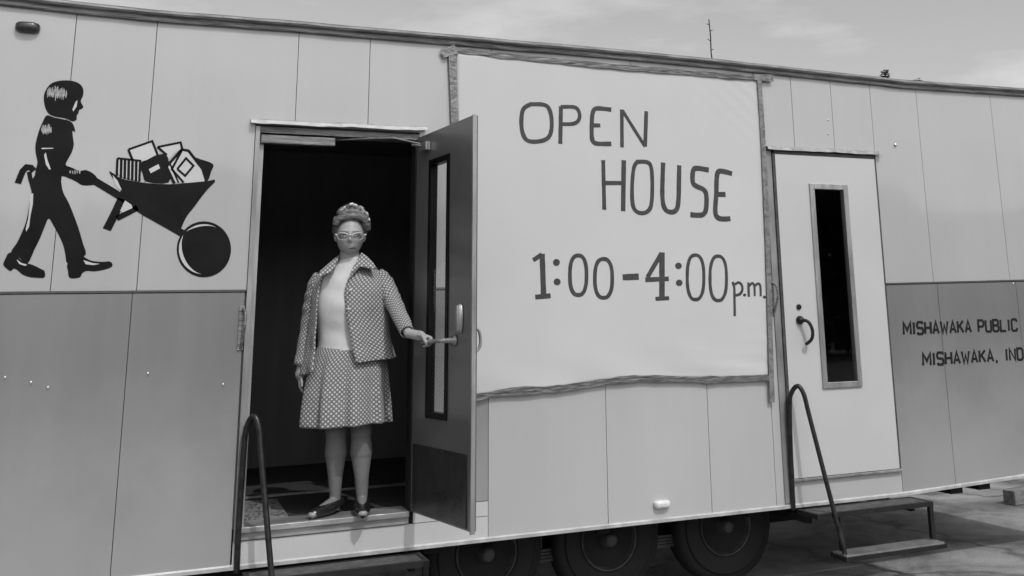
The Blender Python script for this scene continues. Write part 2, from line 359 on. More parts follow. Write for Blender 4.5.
# upper sheets (to the band) then lower sheets
X69, X153, X297, X368 = at(61,180).x, at(146,170).x, at(297,80).x, at(369,85).x
sd = 1
for a, b in ((X_L,-2.3),(-2.3,-1.5),(-1.5,X69),(X69,X153)): wall_panel(a, b, zb_, top, M_UP, sd); sd += 1
wall_panel(X153, .38, zb_, top, M_UP, 40, gr=0)
wall_panel(.38, X297, c_(DZ1+.03), top, M_UP, 40, gl=0)
wall_panel(X297, X368, c_(DZ1+.03), top, M_UP, 41)
wall_panel(X368, 1.265, c_(DZ1+.03), top, M_UP, 42, gr=0)
wall_panel(1.265, 1.69, zb_, top, M_UP, 42, gl=0)
for a, b in ((1.69,2.60),(2.60,3.50)): wall_panel(a, b, zb_, top, M_UP, sd); sd += 1
wall_panel(3.50, RX0-.055, zb_, c_(2.70), M_UP, sd, amp=.0008); sd += 1
for a, b in ((3.50,3.80),(3.80,4.125),(4.125,RX1+.02)): wall_panel(a, b, c_(2.70), top, M_UP, sd); sd += 1
for a, b in ((RX1+.02,4.87),(4.87,5.57),(5.57,X_R)): wall_panel(a, b, zb_, top, M_UP, sd); sd += 1
zbl = lambda x: zb_(x)-.012
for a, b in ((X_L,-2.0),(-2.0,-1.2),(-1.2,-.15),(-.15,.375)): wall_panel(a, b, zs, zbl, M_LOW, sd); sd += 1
wall_panel(1.265, 1.675, lambda x: .68, zbl, M_LOW, sd); sd += 1
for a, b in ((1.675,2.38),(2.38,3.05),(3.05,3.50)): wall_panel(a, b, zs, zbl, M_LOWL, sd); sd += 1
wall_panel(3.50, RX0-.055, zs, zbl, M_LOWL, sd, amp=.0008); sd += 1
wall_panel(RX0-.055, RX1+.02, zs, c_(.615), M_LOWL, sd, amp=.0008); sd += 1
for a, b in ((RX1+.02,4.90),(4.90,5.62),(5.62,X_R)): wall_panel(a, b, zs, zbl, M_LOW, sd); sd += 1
wall_panel(.38, 1.675, zs, c_(.60), M_SILLP, sd, y=-.002, amp=.0005); sd += 1
wall_panel(1.265, 1.675, c_(.603), c_(.677), M_SILLP, sd, y=-.002, amp=.0003)
# band trim: a thin drip lip over the lower sheets
M_TRIM = mat('dull_trim', .05, .5, metal=.3, var=.3, vscale=20)
for a, b in ((X_L, .375), (1.27, 3.555), (RX1+.022, X_R)):
    bm = bmesh.new(); n_ = 12
    for k in range(n_):
        x0, x1 = a+(b-a)*k/n_, a+(b-a)*(k+1)/n_
        vs = []
        for x in (x0, x1):
            z = zb_(x)
            vs.append([bm.verts.new((x, -.004, z+.002)), bm.verts.new((x, -.006, z-.008)), bm.verts.new((x, .015, z-.014)), bm.verts.new((x, .015, z+.008))])
        for q in range(4): bm.faces.new((vs[0][q], vs[0][(q+1)%4], vs[1][(q+1)%4], vs[1][q]))
    T('band_trim', bm, M_TRIM)
# lower rub rail
bm = bmesh.new()
xs = [X_L + (X_R-X_L)*k/40 for k in range(41)]
prev = None
for x in xs:
    z = zs(x); r = [bm.verts.new(p) for p in ((x,-.004,z+.012),(x,-.014,z+.006),(x,-.014,z-.010),(x,.03,z-.012),(x,.03,z+.012))]
    if prev:
        for q in range(5): bm.faces.new((prev[q], prev[(q+1)%5], r[(q+1)%5], r[q]))
    prev = r
T('rub_rail', bm, mat('bright_rail', .55, .35, metal=.4, var=.25, vscale=9))
# roof edge rail, weathered, two lips
bm = bmesh.new(); prev = None
N_ = 150
for k in range(N_+1):
    x = X_L-.02 + (X_R-X_L+.04)*k/N_; z = zr(x) + .003*noise.noise(Vector((x*3, 0, 5)))
    d = .004*noise.noise(Vector((x*7, 3, 1)))
    prof = ((.03,-.028),(-.022-d,-.030),(-.026-d,-.022),(-.018,-.016),(-.018,-.004),(-.034+d,.002),(-.040+d,.012),(-.034+d,.024),(-.010,.036),(.03,.040))
    r = [bm.verts.new((x, p[0], z+p[1])) for p in prof]
    if prev:
        for q in range(len(r)): bm.faces.new((prev[q], prev[(q+1)%len(r)], r[(q+1)%len(r)], r[q]))
    prev = r
T('roof_rail', bm, M_ALUD)
# roof sheet, other walls, underside
bm = bmesh.new(); prev = None
for k in range(31):
    x = X_L + (X_R-X_L)*k/30; z = zr(x)
    r = [bm.verts.new(p) for p in ((x,.032,z-.02),(x,.032,z+.034),(x,DEPTH/2,z+.06),(x,DEPTH,z+.03),(x,DEPTH,z-.02))]
    if prev:
        for q in range(5): bm.faces.new((prev[q], prev[(q+1)%5], r[(q+1)%5], r[q]))
    else: bm.faces.new(r)
    prev = r
bm.faces.new(prev)
T('roof', bm, M_ALU)
bm = bmesh.new(); box(bm, X_L, X_R, DEPTH-.04, DEPTH, .49, 3.2)
T('back_wall', bm, M_UP)
for x in (X_L, X_R-.04):
    bm = bmesh.new(); box(bm, x, x+.04, .026, DEPTH-.042, .53, 3.22)
    T('end_wall', bm, M_UP)
bm = bmesh.new(); box(bm, X_L+.04, 4.6, .03, DEPTH-.042, .50, .56)
for x in (-2.6,-1.6,-.6,.4,1.4,2.4,3.4,4.4): box(bm, x-.04, x+.04, .12, DEPTH-.1, .42, .498)
T('underside', bm, M_STEEL)
for y in (.55, DEPTH-.6):
    bm = bmesh.new(); box(bm, X_L, 4.5, y-.04, y+.04, .29, .415); T('chassis_beam', bm, M_STEEL)
# inner lining with the two openings (blocks light, gives the walls thickness)
bm = bmesh.new()
for x0, x1, z0, z1 in ((X_L+.04,DX0,.56,3.2),(DX0,DX1+.02,DZ1+.01,3.2),(DX1+.02,RX0+.02,.56,3.2),(RX0+.02,RX1-.02,RZ1,3.2),(RX1-.02,X_R-.042,.56,3.2)):
    box(bm, x0, x1, .026, .10, z0, z1)
T('inner_wall', bm, M_INT)
bm = bmesh.new(); box(bm, X_L+.04, X_R-.042, .024, DEPTH-.042, .562, .655); T('interior_floor', bm, M_CARPET)
bm = bmesh.new(); box(bm, X_L+.04, X_R-.042, .102, DEPTH-.042, 2.95, 3.0); T('interior_ceiling', bm, M_INT)
bm = bmesh.new(); box(bm, 1.62, 1.66, .102, 1.5, .656, 2.948); box(bm, X_L+.05, X_R-.05, DEPTH-.07, DEPTH-.044, .656, 2.948); T('interior_partition', bm, M_INT)
# bright strips on the floor inside
bm = bmesh.new()
obox(bm, (.98,.96,.664), (1,0,0), (0,1,0), (0,0,1), .62, .011, .006)
T('floor_strip', bm, M_ALU)
# doorway frame: left jamb, header, sill
frame = T('door_frame', (lambda b: (box(b, .383, .405, -.012, .10, .60, 2.672), box(b, .405, .43, .03, .06, .66, 2.64), b)[-1])(bmesh.new()), mat('jamb_alu', .35, .4, metal=.5, var=.25, vscale=12, stretch=(1,1,.2)))
bm = bmesh.new(); box(bm, .405, 1.262, -.008, .10, 2.640, 2.672); T('header', bm, M_ALUD, parent=frame)
bm = bmesh.new(); box(bm, 1.243, 1.262, -.010, .10, .66, 2.638); T('jamb', bm, M_STEEL, parent=frame)
bm = bmesh.new(); box(bm, .407, 1.241, -.030, .16, .640, .668, .004); box(bm, .407, 1.241, -.012, .02, .604, .638, .003)
T('threshold', bm, mat('worn_sill', .42, .35, metal=.5, var=.4, vscale=8, bump=.3, bscale=40, stretch=(.3,1,1)), parent=frame)
bm = bmesh.new(); box(bm, .412, .80, .0, .045, 2.585, 2.632, .006); tube(bm, [(.81,.03,2.625),(1.10,-.08,2.632),(1.262,-.10,2.60)], .0045, 8)
T('door_closer', bm, M_ALUD, parent=frame)
# rain gutters over the doors
M_GUT = mat('gutter_metal', .33, .5, metal=.3, var=.35, vscale=18)
def gutter(x0, x1, z0, z1):
    bm = bmesh.new(); prev = None
    for k in range(17):
        t = k/16; x = x0+(x1-x0)*t; z = z0+(z1-z0)*t + .004*noise.noise(Vector((x*5, 1, 2)))
        sc = .004*abs(math.sin(t*math.pi*7))
        r = [bm.verts.new(p) for p in ((x,-.004,z+.022),(x,-.035,z+.010),(x,-.040,z-.006-sc),(x,-.034,z-.004-sc),(x,-.030,z+.004),(x,-.004,z+.010))]
        if prev:
            for q in range(6): bm.faces.new((prev[q], prev[(q+1)%6], r[(q+1)%6], r[q]))
        prev = r
    T('rain_gutter', bm, M_GUT)
gutter(.355, 1.30, 2.690, 2.700); gutter(3.565, 4.50, 2.700, 2.705)
for x, z in ((.40,2.705),(.55,2.705),(.72,2.706),(.88,2.708),(1.05,2.71),(1.2,2.71)):
    pass

# ---- the open door (hinged at its right jamb, swung out)
HX, HY = 1.250, -.012
dd = Vector((math.cos(R(80)), -math.sin(R(80)), 0)); dn = Vector((-math.sin(R(80)), -math.cos(R(80)), 0))   # along the leaf; inner-face normal
hinge = Vector((HX, HY, 0)); DW, DT = .712, .030
def dp(t, n, z): return hinge + dd*t + dn*n + Vector((0,0,z))
def dbox(bm, t0, t1, n0, n1, z0, z1): obox(bm, dp((t0+t1)/2, (n0+n1)/2, (z0+z1)/2), dd, dn, (0,0,1), abs(t1-t0)/2, abs(n1-n0)/2, abs(z1-z0)/2)
WZ0, WZ1, WT0, WT1 = 1.165, 2.475, .20, .425
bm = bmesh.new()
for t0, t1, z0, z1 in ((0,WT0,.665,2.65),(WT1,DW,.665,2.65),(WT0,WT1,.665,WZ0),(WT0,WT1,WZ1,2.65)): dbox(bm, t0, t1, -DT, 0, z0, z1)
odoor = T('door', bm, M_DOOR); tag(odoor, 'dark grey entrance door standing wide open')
bm = bmesh.new(); dbox(bm, DW, DW+.012, -DT+.012, .003, .655, 2.653); T('edge_strip', bm, M_ALU, parent=odoor)
bm = bmesh.new()
for t0, t1, z0, z1 in ((WT0-.02,WT0+.012,WZ0-.02,WZ1+.02),(WT1-.012,WT1+.02,WZ0-.02,WZ1+.02),(WT0+.012,WT1-.012,WZ0-.02,WZ0+.012),(WT0+.012,WT1-.012,WZ1-.012,WZ1+.02)): dbox(bm, t0, t1, -DT-.003, .006, z0, z1)
T('window_frame', bm, M_BLACK, parent=odoor)
bm = bmesh.new(); dbox(bm, WT0+.008, WT1-.008, -.012, -.007, WZ0+.008, WZ1-.008); T('window', bm, M_GLASS, parent=odoor)
bm = bmesh.new(); dbox(bm, .03, .675, .002, .006, .675, 1.005)
T('kick_plate', bm, M_KICK, parent=odoor)
bm = bmesh.new()       # lever on a round rose, pointing back to the hinge
lathe(bm, dp(.53, 0, 1.535), dn, [(0,.030),(.012,.028),(.018,.014),(.06,.012)], 20)
tube(bm, smooth_path([dp(.53,.055,1.535), dp(.50,.075,1.535), dp(.44,.075,1.533), dp(.355,.072,1.530), dp(.275,.068,1.528)]), .0115, 10)
T('lever_handle', bm, M_ALU, smooth=True, parent=odoor)
bm = bmesh.new()       # oblong latch cover above the lever
pr = [(.03*math.cos(a)*(.8), .075*math.sin(a)) for a in [2*math.pi*k/20 for k in range(20)]]
A = [bm.verts.new(dp(.60+u, .004, 1.64+v)) for u, v in pr]; B = [bm.verts.new(dp(.60+u*.8, .03, 1.64+v*.85)) for u, v in pr]
for k in range(20): bm.faces.new((A[k], A[(k+1)%20], B[(k+1)%20], B[k]))
bm.faces.new(B)
T('latch_cover', bm, M_ALU, smooth=True, parent=odoor)
bm = bmesh.new(); tube(bm, smooth_path([dp(.625,-DT,1.60), dp(.63,-DT-.05,1.58), dp(.63,-DT-.055,1.50), dp(.625,-DT,1.46)]), .008, 8)
T('pull_handle', bm, M_ALU, smooth=True, parent=odoor)
bm = bmesh.new(); dbox(bm, .10, .19, .003, .03, 2.555, 2.60); tube(bm, [dp(.14,.02,2.58), dp(.05,.05,2.60)], .007, 8)
T('closer_bracket', bm, M_ALU, parent=odoor)
bm = bmesh.new()
for z in (.95, 1.7, 2.45): tube(bm, [(HX+.012,HY-.004,z-.05),(HX+.012,HY-.004,z+.05)], .009, 10)
T('hinge', bm, M_STEEL, parent=odoor)

# ---- the closed white door
def wpoly(px): return [at(*p) for p in px]
bm = bmesh.new()
gx0, gx1, gz0, gz1 = 3.895, 4.165, 1.18, 2.46
for x0, x1, z0, z1 in ((3.625,gx0,RZ0+.005,2.665),(gx1,4.432,RZ0+.005,2.665),(gx0,gx1,RZ0+.005,gz0),(gx0,gx1,gz1,2.665)): box(bm, x0, x1, -.022, .02, z0, z1)
cdoor = T('door', bm, M_DOORW); tag(cdoor, 'white closed door with a tall narrow dark window')
bm = bmesh.new()
for x0, x1, z0, z1 in ((gx0-.018,gx0+.018,gz0-.018,gz1+.018),(gx1-.018,gx1+.018,gz0-.018,gz1+.018),(gx0+.018,gx1-.018,gz0-.018,gz0+.018),(gx0+.018,gx1-.018,gz1-.018,gz1+.018)): box(bm, x0, x1, -.034, .01, z0, z1, .003)
T('window_frame', bm, M_ALU, parent=cdoor)
bm = bmesh.new(); box(bm, gx0+.012, gx1-.012, -.012, -.006, gz0+.012, gz1-.012); T('window', bm, M_GLASS, parent=cdoor)
bm = bmesh.new()
lathe(bm, (3.735,-.022,1.675), (0,-1,0), [(0,.017),(.008,.017),(.012,.010)], 20)
T('lock', bm, M_STEEL, smooth=True, parent=cdoor)
bm = bmesh.new()
lathe(bm, (3.735,-.022,1.592), (0,-1,0), [(0,.027),(.014,.026),(.022,.016),(.03,.014)], 20)
tube(bm, smooth_path([(3.738,-.045,1.592),(3.765,-.075,1.58),(3.785,-.085,1.53),(3.78,-.08,1.475),(3.752,-.05,1.44)]), [.011]*24+[.009], 10)
T('handle', bm, M_PIPE, smooth=True, parent=cdoor)
bm = bmesh.new(); box(bm, 3.606, 3.621, -.020, .02, RZ0, 2.672); box(bm, 4.436, 4.452, -.014, .02, RZ0, 2.672)
box(bm, 3.621, 4.436, -.016, .02, 2.668, 2.69)
fr2 = T('door_frame', bm, mat('dark_gasket', .07, .5, metal=.3, var=.4, vscale=20))
bm = bmesh.new(); box(bm, 3.60, 4.46, -.026, .02, .620, .636, .003); T('threshold', bm, M_ALU, parent=fr2)
bm = bmesh.new(); box(bm, 3.558, 3.604, -.010, .02, .50, 2.69); T('jamb', bm, mat('jamb_grey', .26, .45, metal=.3, var=.3, vscale=9, stretch=(1,1,.3)), parent=fr2)
bm = bmesh.new(); box(bm, 3.93, 4.03, .35, .36, 1.50, 1.508); box(bm, 4.06, 4.09, .36, .37, 1.30, 1.34); T('interior_rail', bm, M_ALU)

# ---- small fittings on the skin
bm = bmesh.new()
p = at(28, 28)
for k in range(1): ellipsoid(bm, (p.x, -.012, p.z), (.055,.03,.028), 20, 12, lambda v: Vector((math.copysign(abs(v.x)**.6, v.x), v.y, math.copysign(abs(v.z)**.6, v.z))))
T('marker_lamp', bm, M_LAMPD, smooth=True)['label'] = 'dark oblong marker lamp near the roof'
bm = bmesh.new(); p = at(661, 504)
ellipsoid(bm, (p.x, -.012, p.z), (.052,.026,.022), 20, 12, lambda v: Vector((math.copysign(abs(v.x)**.55, v.x), v.y, math.copysign(abs(v.z)**.55, v.z))))
T('marker_lamp', bm, M_LAMPW, smooth=True)['label'] = 'small white marker lamp low on the side'
def grab(px, pyt, pyb, hook=False):
    a, b = at(px, pyt), at(px, pyb); bm = bmesh.new()
    box(bm, a.x-.018, a.x+.010, -.010, -.002, b.z, a.z, .003)
    tube(bm, smooth_path([(a.x, -.008, a.z-.01), (a.x+.012, -.045, a.z-.04), (a.x+.010, -.05, (a.z+b.z)/2), (a.x, -.010, b.z+.01)]), .007, 8)
    T('grab_handle', bm, M_ALUD, smooth=False)
grab(243, 306, 350); grab(771, 281, 316, True)
# small polished domes added only to make sun glints on the sheets
for px, py in ((5,378),(31,383),(48,388),(148,374),(223,385),(828,120),(828,134),(895,145),(1013,284)):
    p = at(px, py); bm = bmesh.new(); k_ = 2.4 if px == 895 else 1; ellipsoid(bm, (p.x, -.003, p.z), (.005*k_,.0045*k_,(.010 if py > 250 else .006)*k_), 18, 12)
    T('glint_dome', bm, M_GLINTU if py < 250 else M_GLINT, smooth=True)
# antenna whip
bm = bmesh.new(); tube(bm, [(3.89,1.2,3.28),(3.89,1.2,3.42)], .018, 8)
tube(bm, [(3.89,1.2,3.40),(3.895,1.2,3.58),(3.882,1.2,3.70),(3.884,1.2,3.84),(3.876,1.2,3.98)], [.007,.006,.005,.005,.004], 6)
for z, s in ((3.72,1),(3.80,-1),(3.88,1),(3.93,-1)): tube(bm, [(3.88,1.2,z),(3.88+.025*s,1.2,z+.012)], .003, 5)
T('antenna', bm, M_STEEL)

# ---- wheels
def wheel(x, z):
    y = .32; hub = Vector((x, y, z)); ax = (0,-1,0)
    bm = bmesh.new(); ro = z-.002
    prof = [(-.20,.23),(-.20,ro-.05),(-.19,ro-.015),(-.15,ro),(-.05,ro),(-.01,ro-.015),(-.001,ro-.05),(.0,ro-.055),(-.003,ro-.058),(.003,ro-.075),(.007,.285),(.003,.282),(.006,.268),(.002,.20),(-.004,.182),(-.03,.17)]
    lathe(bm, hub, ax, prof, 48)
    t = T('wheel', bm, M_RUB, smooth=True); t['label'] = 'dark road wheel under the skirt'
    bm = bmesh.new(); lathe(bm, hub, ax, [(-.06,.170),(-.004,.180),(.006,.176),(-.006,.168),(-.045,.155),(-.07,.11),(-.055,.075),(-.02,.045),(.03,.040),(.045,.030),(.048,.008)], 40)
    r = obj('rim', bm, M_RIM, None, True); r.parent = t; r.location = (0,0,0)
    for v in r.data.vertices: v.co -= trailer.location
    bm = bmesh.new()
    for k in range(5):
        a = 2*math.pi*k/5+.3; lathe(bm, hub+Vector((.092*math.cos(a), .06, .092*math.sin(a))), ax, [(0,.011),(.018,.011),(.02,.006)], 8)
    bm2 = obj('lug_nuts', bm, M_ALU, None); bm2.parent = t
    for v in bm2.data.vertices: v.co -= trailer.location
for px, py in ((728,533),(611,544),(488,556)): wheel(at(px, py, .30).x, .345)
bm = bmesh.new()   # springs and hangers between the wheels
for x in (2.06, 2.815): box(bm, x-.05, x+.05, .36, .50, .33, .498); 
for k in range(4): box(bm, 2.50+.03*k, 3.12-.03*k, .40, .47, .30-.018*k, .314-.018*k)
for k in range(4): box(bm, 1.74+.03*k, 2.36-.03*k, .40, .47, .30-.018*k, .314-.018*k)
T('spring', bm, M_RIM)
bm = bmesh.new()
for px in (962, 990):
    bm = bmesh.new(); p = at(px, 487); box(bm, p.x-.07, p.x+.03, .03, .25, zs(p.x)-.055, zs(p.x)-.013)
    T('bracket', bm, M_STEEL)

# ---- lettering painted on the right
FONT = {'M': [[(0,0),(0,1),(.5,.35),(1,1),(1,0)]], 'I': [[(.5,0),(.5,1)]], 'S': [[(1,.85),(.85,1),(.15,1),(0,.85),(0,.65),(.15,.52),(.85,.48),(1,.35),(1,.15),(.85,0),(.15,0),(0,.15)]],
 'H': [[(0,0),(0,1)],[(1,0),(1,1)],[(0,.5),(1,.5)]], 'A': [[(0,0),(.5,1),(1,0)],[(.2,.3),(.8,.3)]], 'W': [[(0,1),(.25,0),(.5,.7),(.75,0),(1,1)]],
 'K': [[(0,0),(0,1)],[(1,1),(.1,.45)],[(.35,.6),(1,0)]], 'P': [[(0,0),(0,1),(.8,1),(1,.85),(1,.6),(.8,.45),(0,.45)]], 'U': [[(0,1),(0,.15),(.15,0),(.85,0),(1,.15),(1,1)]],
 'B': [[(0,0),(0,1),(.75,1),(.95,.86),(.95,.64),(.75,.52),(0,.52)],[(.75,.52),(1,.38),(1,.14),(.8,0),(0,0)]], 'L': [[(0,1),(0,0),(1,0)]],
 'C': [[(1,.78),(1,.85),(.85,1),(.15,1),(0,.85),(0,.15),(.15,0),(.85,0),(1,.15),(1,.25)]], 'N': [[(0,0),(0,1),(1,0),(1,1)]], 'D': [[(0,0),(0,1),(.75,1),(1,.8),(1,.2),(.75,0),(0,0)]], ',': [[(.5,.08),(.35,-.2)]]}
def paint_text(s, x0, x1, z0, z1, h, y=-.0034):
    wid = {'I': .32, ' ': 1.0, ',': .45, 'M': 1.25, 'W': 1.25}
    tot = sum(wid.get(c, 1) + (.42 if c != ' ' else 0) for c in s) - .42; cell = (x1-x0)/tot
    bm = bmesh.new(); u = 0
    for c in s:
        ww = wid.get(c, 1)
        if c in FONT:
            zz = z0 + (z1-z0)*u/tot
            for st in FONT[c]:
                u += .0; pts = [(x0+cell*(u + (q[0]*ww if c not in 'I,' else ww/2)) + q[1]*.004, zz+h*q[1]) for q in st]
                if c == ',': pts = [(x0+cell*(u+ww*.5), zz+h*.1), (x0+cell*(u+ww*.3), zz-h*.18)]
                stroke(bm, pts, h*.215, y - .0002*random.random(), y+.003)
        u += ww + (.42 if c != ' ' else 0)
    return bm
a, b, c2 = at(902.5,334.5), at(1018,330.5), at(902.5,325)
T('lettering', paint_text('MISHAWAKA PUBLIC', a.x+.01, b.x-.01, a.z, b.z, .078), M_TEXT)
a, b = at(922,365.5), at(1023.5,359.5)
T('lettering', paint_text('MISHAWAKA, IND', a.x+.01, b.x-.005, a.z, b.z, .078), M_TEXT)

# ---- painted figure with a wheelbarrow of books
def c1(p): q = at(p[0]/2.398, 60+p[1]/2.398); return (q.x, q.z)
K1 = 1/2.398/150
Y1 = -.0033
def sm(P, n=3):
    m = len(P); out = []
    for i in range(m):
        p0, p1, p2, p3 = (Vector(P[(i+k) % m]) for k in (-1, 0, 1, 2))
        for k in range(n):
            t = k/n; q = .5*((2*p1)+(p2-p0)*t+(2*p0-5*p1+4*p2-p3)*t*t+(3*p1-p0-3*p2+p3)*t**3); out.append((q.x, q.y))
    return out
bm = bmesh.new()
black_polys = [
 [(107,108),(105,90),(109,74),(121,58),(138,51),(160,49),(180,52),(194,60),(200,72),(199,86),(194,97),(196,105),(200,113),(195,118),(190,120),(188,128),(184,134),(184,142),(178,147),(170,146),(162,142),(150,139),(132,136),(118,130),(111,120)],
 [(112,133),(130,138),(150,142),(166,146),(174,152),(179,163),(180,173),(174,170),(175,185),(177,203),(172,222),(162,240),(158,252),(172,258),(190,266),(205,264),(220,270),(231,280),(233,290),(226,299),(212,301),(196,300),(183,292),(168,285),(152,279),(146,282),(148,300),(152,318),(166,345),(180,380),(192,415),(199,440),(206,466),(186,478),(162,488),(157,468),(152,445),(140,418),(128,396),(117,380),(108,398),(96,428),(82,456),(66,488),(46,474),(27,461),(40,440),(52,415),(62,390),(68,362),(72,336),(76,318),(72,300),(76,288),(83,278),(86,262),(90,245),(86,225),(85,205),(90,182),(95,166),(102,150)],
 [(8,490),(14,475),(20,464),(34,462),(46,476),(62,486),(80,492),(100,502),(107,507),(107,521),(90,522),(70,520),(54,514),(42,504),(33,500),(26,506),(16,500)],
 [(162,489),(184,477),(198,470),(206,475),(222,482),(246,484),(262,483),(269,488),(268,496),(250,503),(226,507),(208,506),(197,512),(192,521),(176,524),(166,521),(163,506)],
 [(262,267),(272,272),(290,284),(320,291),(360,296),(410,298),(460,294),(500,290),(513,287),(515,293),(500,308),(482,330),(466,352),(450,372),(440,390),(434,405),(428,408),(400,394),(366,376),(330,354),(300,334),(278,320),(290,314),(278,292),(268,280)],
 [(335,250),(360,235),(393,225),(404,240),(406,262),(404,294),(352,292),(342,272)],
 [(462,236),(480,238),(511,250),(506,268),(499,288),(484,289)]]
for i, P_ in enumerate(black_polys): plate(bm, sm([c1(p) for p in P_]), Y1-.00005*i, .0)
for P_, wd in (([(82,266),(74,258),(64,257),(55,266),(49,280),(43,296)],10),([(70,268),(73,285),(78,300)],7),([(222,287),(280,322),(350,366),(410,400),(458,428)],13),([(292,333),(276,368),(256,407)],14),([(330,354),(304,368),(280,380)],10)):
    stroke(bm, [c1(p) for p in P_], wd*K1, Y1-.0005, .0)
cx, cy = 489, 454
plate(bm, [c1((cx+65*math.cos(t), cy+67*math.sin(t))) for t in [2*math.pi*k/48 for k in range(48)]], Y1-.0006, .0)
mural = T('painted_figure', bm, M_BLACK); tag(mural, 'black silhouette of a longhaired figure pushing a wheelbarrow of books')
bm = bmesh.new()      # white parts: wheel crescent, book faces, belt and shoe lights
def crescent(cx, cy, r0, r1, a0, a1, n=24):
    o_ = [(cx+r0*math.cos(R(a0+(a1-a0)*k/n)), cy+r0*math.sin(R(a0+(a1-a0)*k/n))) for k in range(n+1)]
    i_ = [(cx+4*math.sin(math.pi*k/n)+ (r0-(r0-r1)*math.sin(math.pi*k/n))*math.cos(R(a0+(a1-a0)*k/n)), cy+(r0-(r0-r1)*math.sin(math.pi*k/n))*math.sin(R(a0+(a1-a0)*k/n))) for k in range(n, -1, -1)]
    return o_+i_[1:-1]
whites = [crescent(cx, cy, 60, 55, 95, 215), crescent(cx, cy, 60, 56, 225, 300),
 [(283,238),(334,243),(332,291),(318,288),(290,280),(281,270)],
 [(308,217),(364,197),(376,227),(352,240),(330,246),(316,240)],
 [(380,211),(431,200),(434,214),(416,226),(406,238),(398,226)],
 [(400,256),(436,217),(452,219),(484,262),(492,291),(450,295),(418,294)],
 [(357,262),(380,250),(384,260),(361,272)],
 [(270,276),(282,290),(292,312),(285,310),(276,298)],
 [(300,337),(315,347),(318,355),(294,366),(288,362)],
 [(100,211),(128,211),(128,213),(100,214)],[(110,222),(114,240),(122,262),(118,263),(110,250),(106,228)],
 [(182,100),(186,97),(184,112),(176,124),(174,118)],
 [(73,322),(80,320),(79,345),(73,375),(70,400),(63,412),(62,405),(68,380),(71,350)],
 [(40,478),(52,487),(66,491),(60,494),(46,489)],[(200,480),(222,487),(240,489),(224,492),(206,490)]]
for i, P_ in enumerate(whites): bm = bmesh.new(); plate(bm, [c1(p) for p in P_], -.0044-.0001*(i%4), Y1); T('highlight', bm, M_MWHITE, parent=mural)

rnd = random.Random(5)
def dry_brush(spots, name='brushed_highlight'):
    bm = bmesh.new()
    for x0, y0, x1, y1, n_ in spots:
        for k in range(n_):
            u = (k+.5)/n_; cx_ = x0+(x1-x0)*u; e = math.sqrt(max(0, 1-(2*u-1)**2)); ym = (y0+y1)/2; hh = (y1-y0)/2*(.45+.55*e)
            a, b = ym-hh*rnd.uniform(.6,1.1), ym+hh*rnd.uniform(.5,1.1)
            stroke(bm, [c1((cx_+rnd.uniform(-1,1), a)), c1((cx_+rnd.uniform(-1,1), (a+b)/2)), c1((cx_+rnd.uniform(-1,1), b))], [1*K1, 2.6*K1, .8*K1], -.0044-.00008*(k%5), Y1)
    T(name, bm, M_MBRUSH, parent=mural)
dry_brush([(112,64,160,98,15)]); dry_brush([(100,154,124,180,8)]); dry_brush([(166,264,194,274,5)])
bm = bmesh.new()      # black line drawing over the books
for P_, wd in (([(282,236),(336,242),(334,292)],4),([(282,236),(280,278)],4),([(308,215),(365,195),(378,228)],4),([(308,215),(318,240)],4),([(378,209),(433,198),(437,214)],4),([(378,209),(400,228)],4),([(399,256),(436,215),(452,218),(486,262),(495,292)],5),([(399,256),(418,296)],5),([(436,217),(412,262),(440,294)],4),([(425,262),(446,236),(464,254),(444,278),(425,262)],4),([(408,250),(428,294)],3)):
    stroke(bm, [c1(p) for p in P_], wd*K1, -.0052, -.0044)
for k in range(5): stroke(bm, [c1((291+9*k, 239+k)), c1((290+9*k, 283+k*2))], 4.5*K1, -.0052, -.0044)
T('line_drawing', bm, M_BLACK, parent=mural)

# ------------------------------------------------------------ paper banner taped to the side
banner = empty('banner', (2.5, -.02, 2.2))
tag(banner, 'large white paper banner hand lettered OPEN HOUSE, taped to the trailer side', 'banner')
def Bn(name, bm, m, smooth=False, parent=None): return obj(name, bm, m, banner, smooth, local=False)
TL, TR = at(452,52), at(760,79); BRt = at(768,377)
bot = [at(x, y) for x, y in ((474,398.5),(505,393),(557,389),(605,382),(637,379),(680,379.5),(713,380),(768,378))]
botf = [(p.x, p.z) for p in bot]
nx, nz = 90, 70; bm = bmesh.new(); grid = []
def banner_y(x, z, u, v):
    crease = .0045*noise.noise(Vector((x*2.2, 3, z*1.4))) + .0016*noise.noise(Vector((x*5, 9, z*3)))
    c = math.hypot((1-u)*2.1, (1-v)*1.9); crease += .004*math.exp(-c*4)*math.sin((x*.8+z)*60)
    crease += .0035*math.exp(-v*16)*math.sin(x*9+z*20) + .003*math.exp(-v*9)*math.exp(-(1-u)*4)*math.sin(z*70+x*6)
    return -.013 - .003 + crease
for j in range(nz+1):
    row = []
    for i in range(nx+1):
        u, v = i/nx, j/nz
        xl = 1.47 + (bot[0].x-1.47)*(1-v)*.2; xr = TR.x + (BRt.x-TR.x)*(1-v)
        x = xl+(xr-xl)*u; z0 = interp(botf, x); z1 = TL.z+(TR.z-TL.z)*u; z = z0+(z1-z0)*v
        row.append(bm.verts.new((x, banner_y(x, z, u, v), z)))
    grid.append(row)
for j in range(nz):
    for i in range(nx): bm.faces.new((grid[j][i], grid[j][i+1], grid[j+1][i+1], grid[j+1][i]))
sheet = Bn('sheet', bm, M_PAPER, smooth=True)
sd_m = sheet.modifiers.new('thickness', 'SOLIDIFY'); sd_m.thickness = .0008; sd_m.offset = 0
YL = -.0225
def c5(p): q = at(440+p[0]/2.88, 20+p[1]/2.88, YL); return (q.x, q.z)
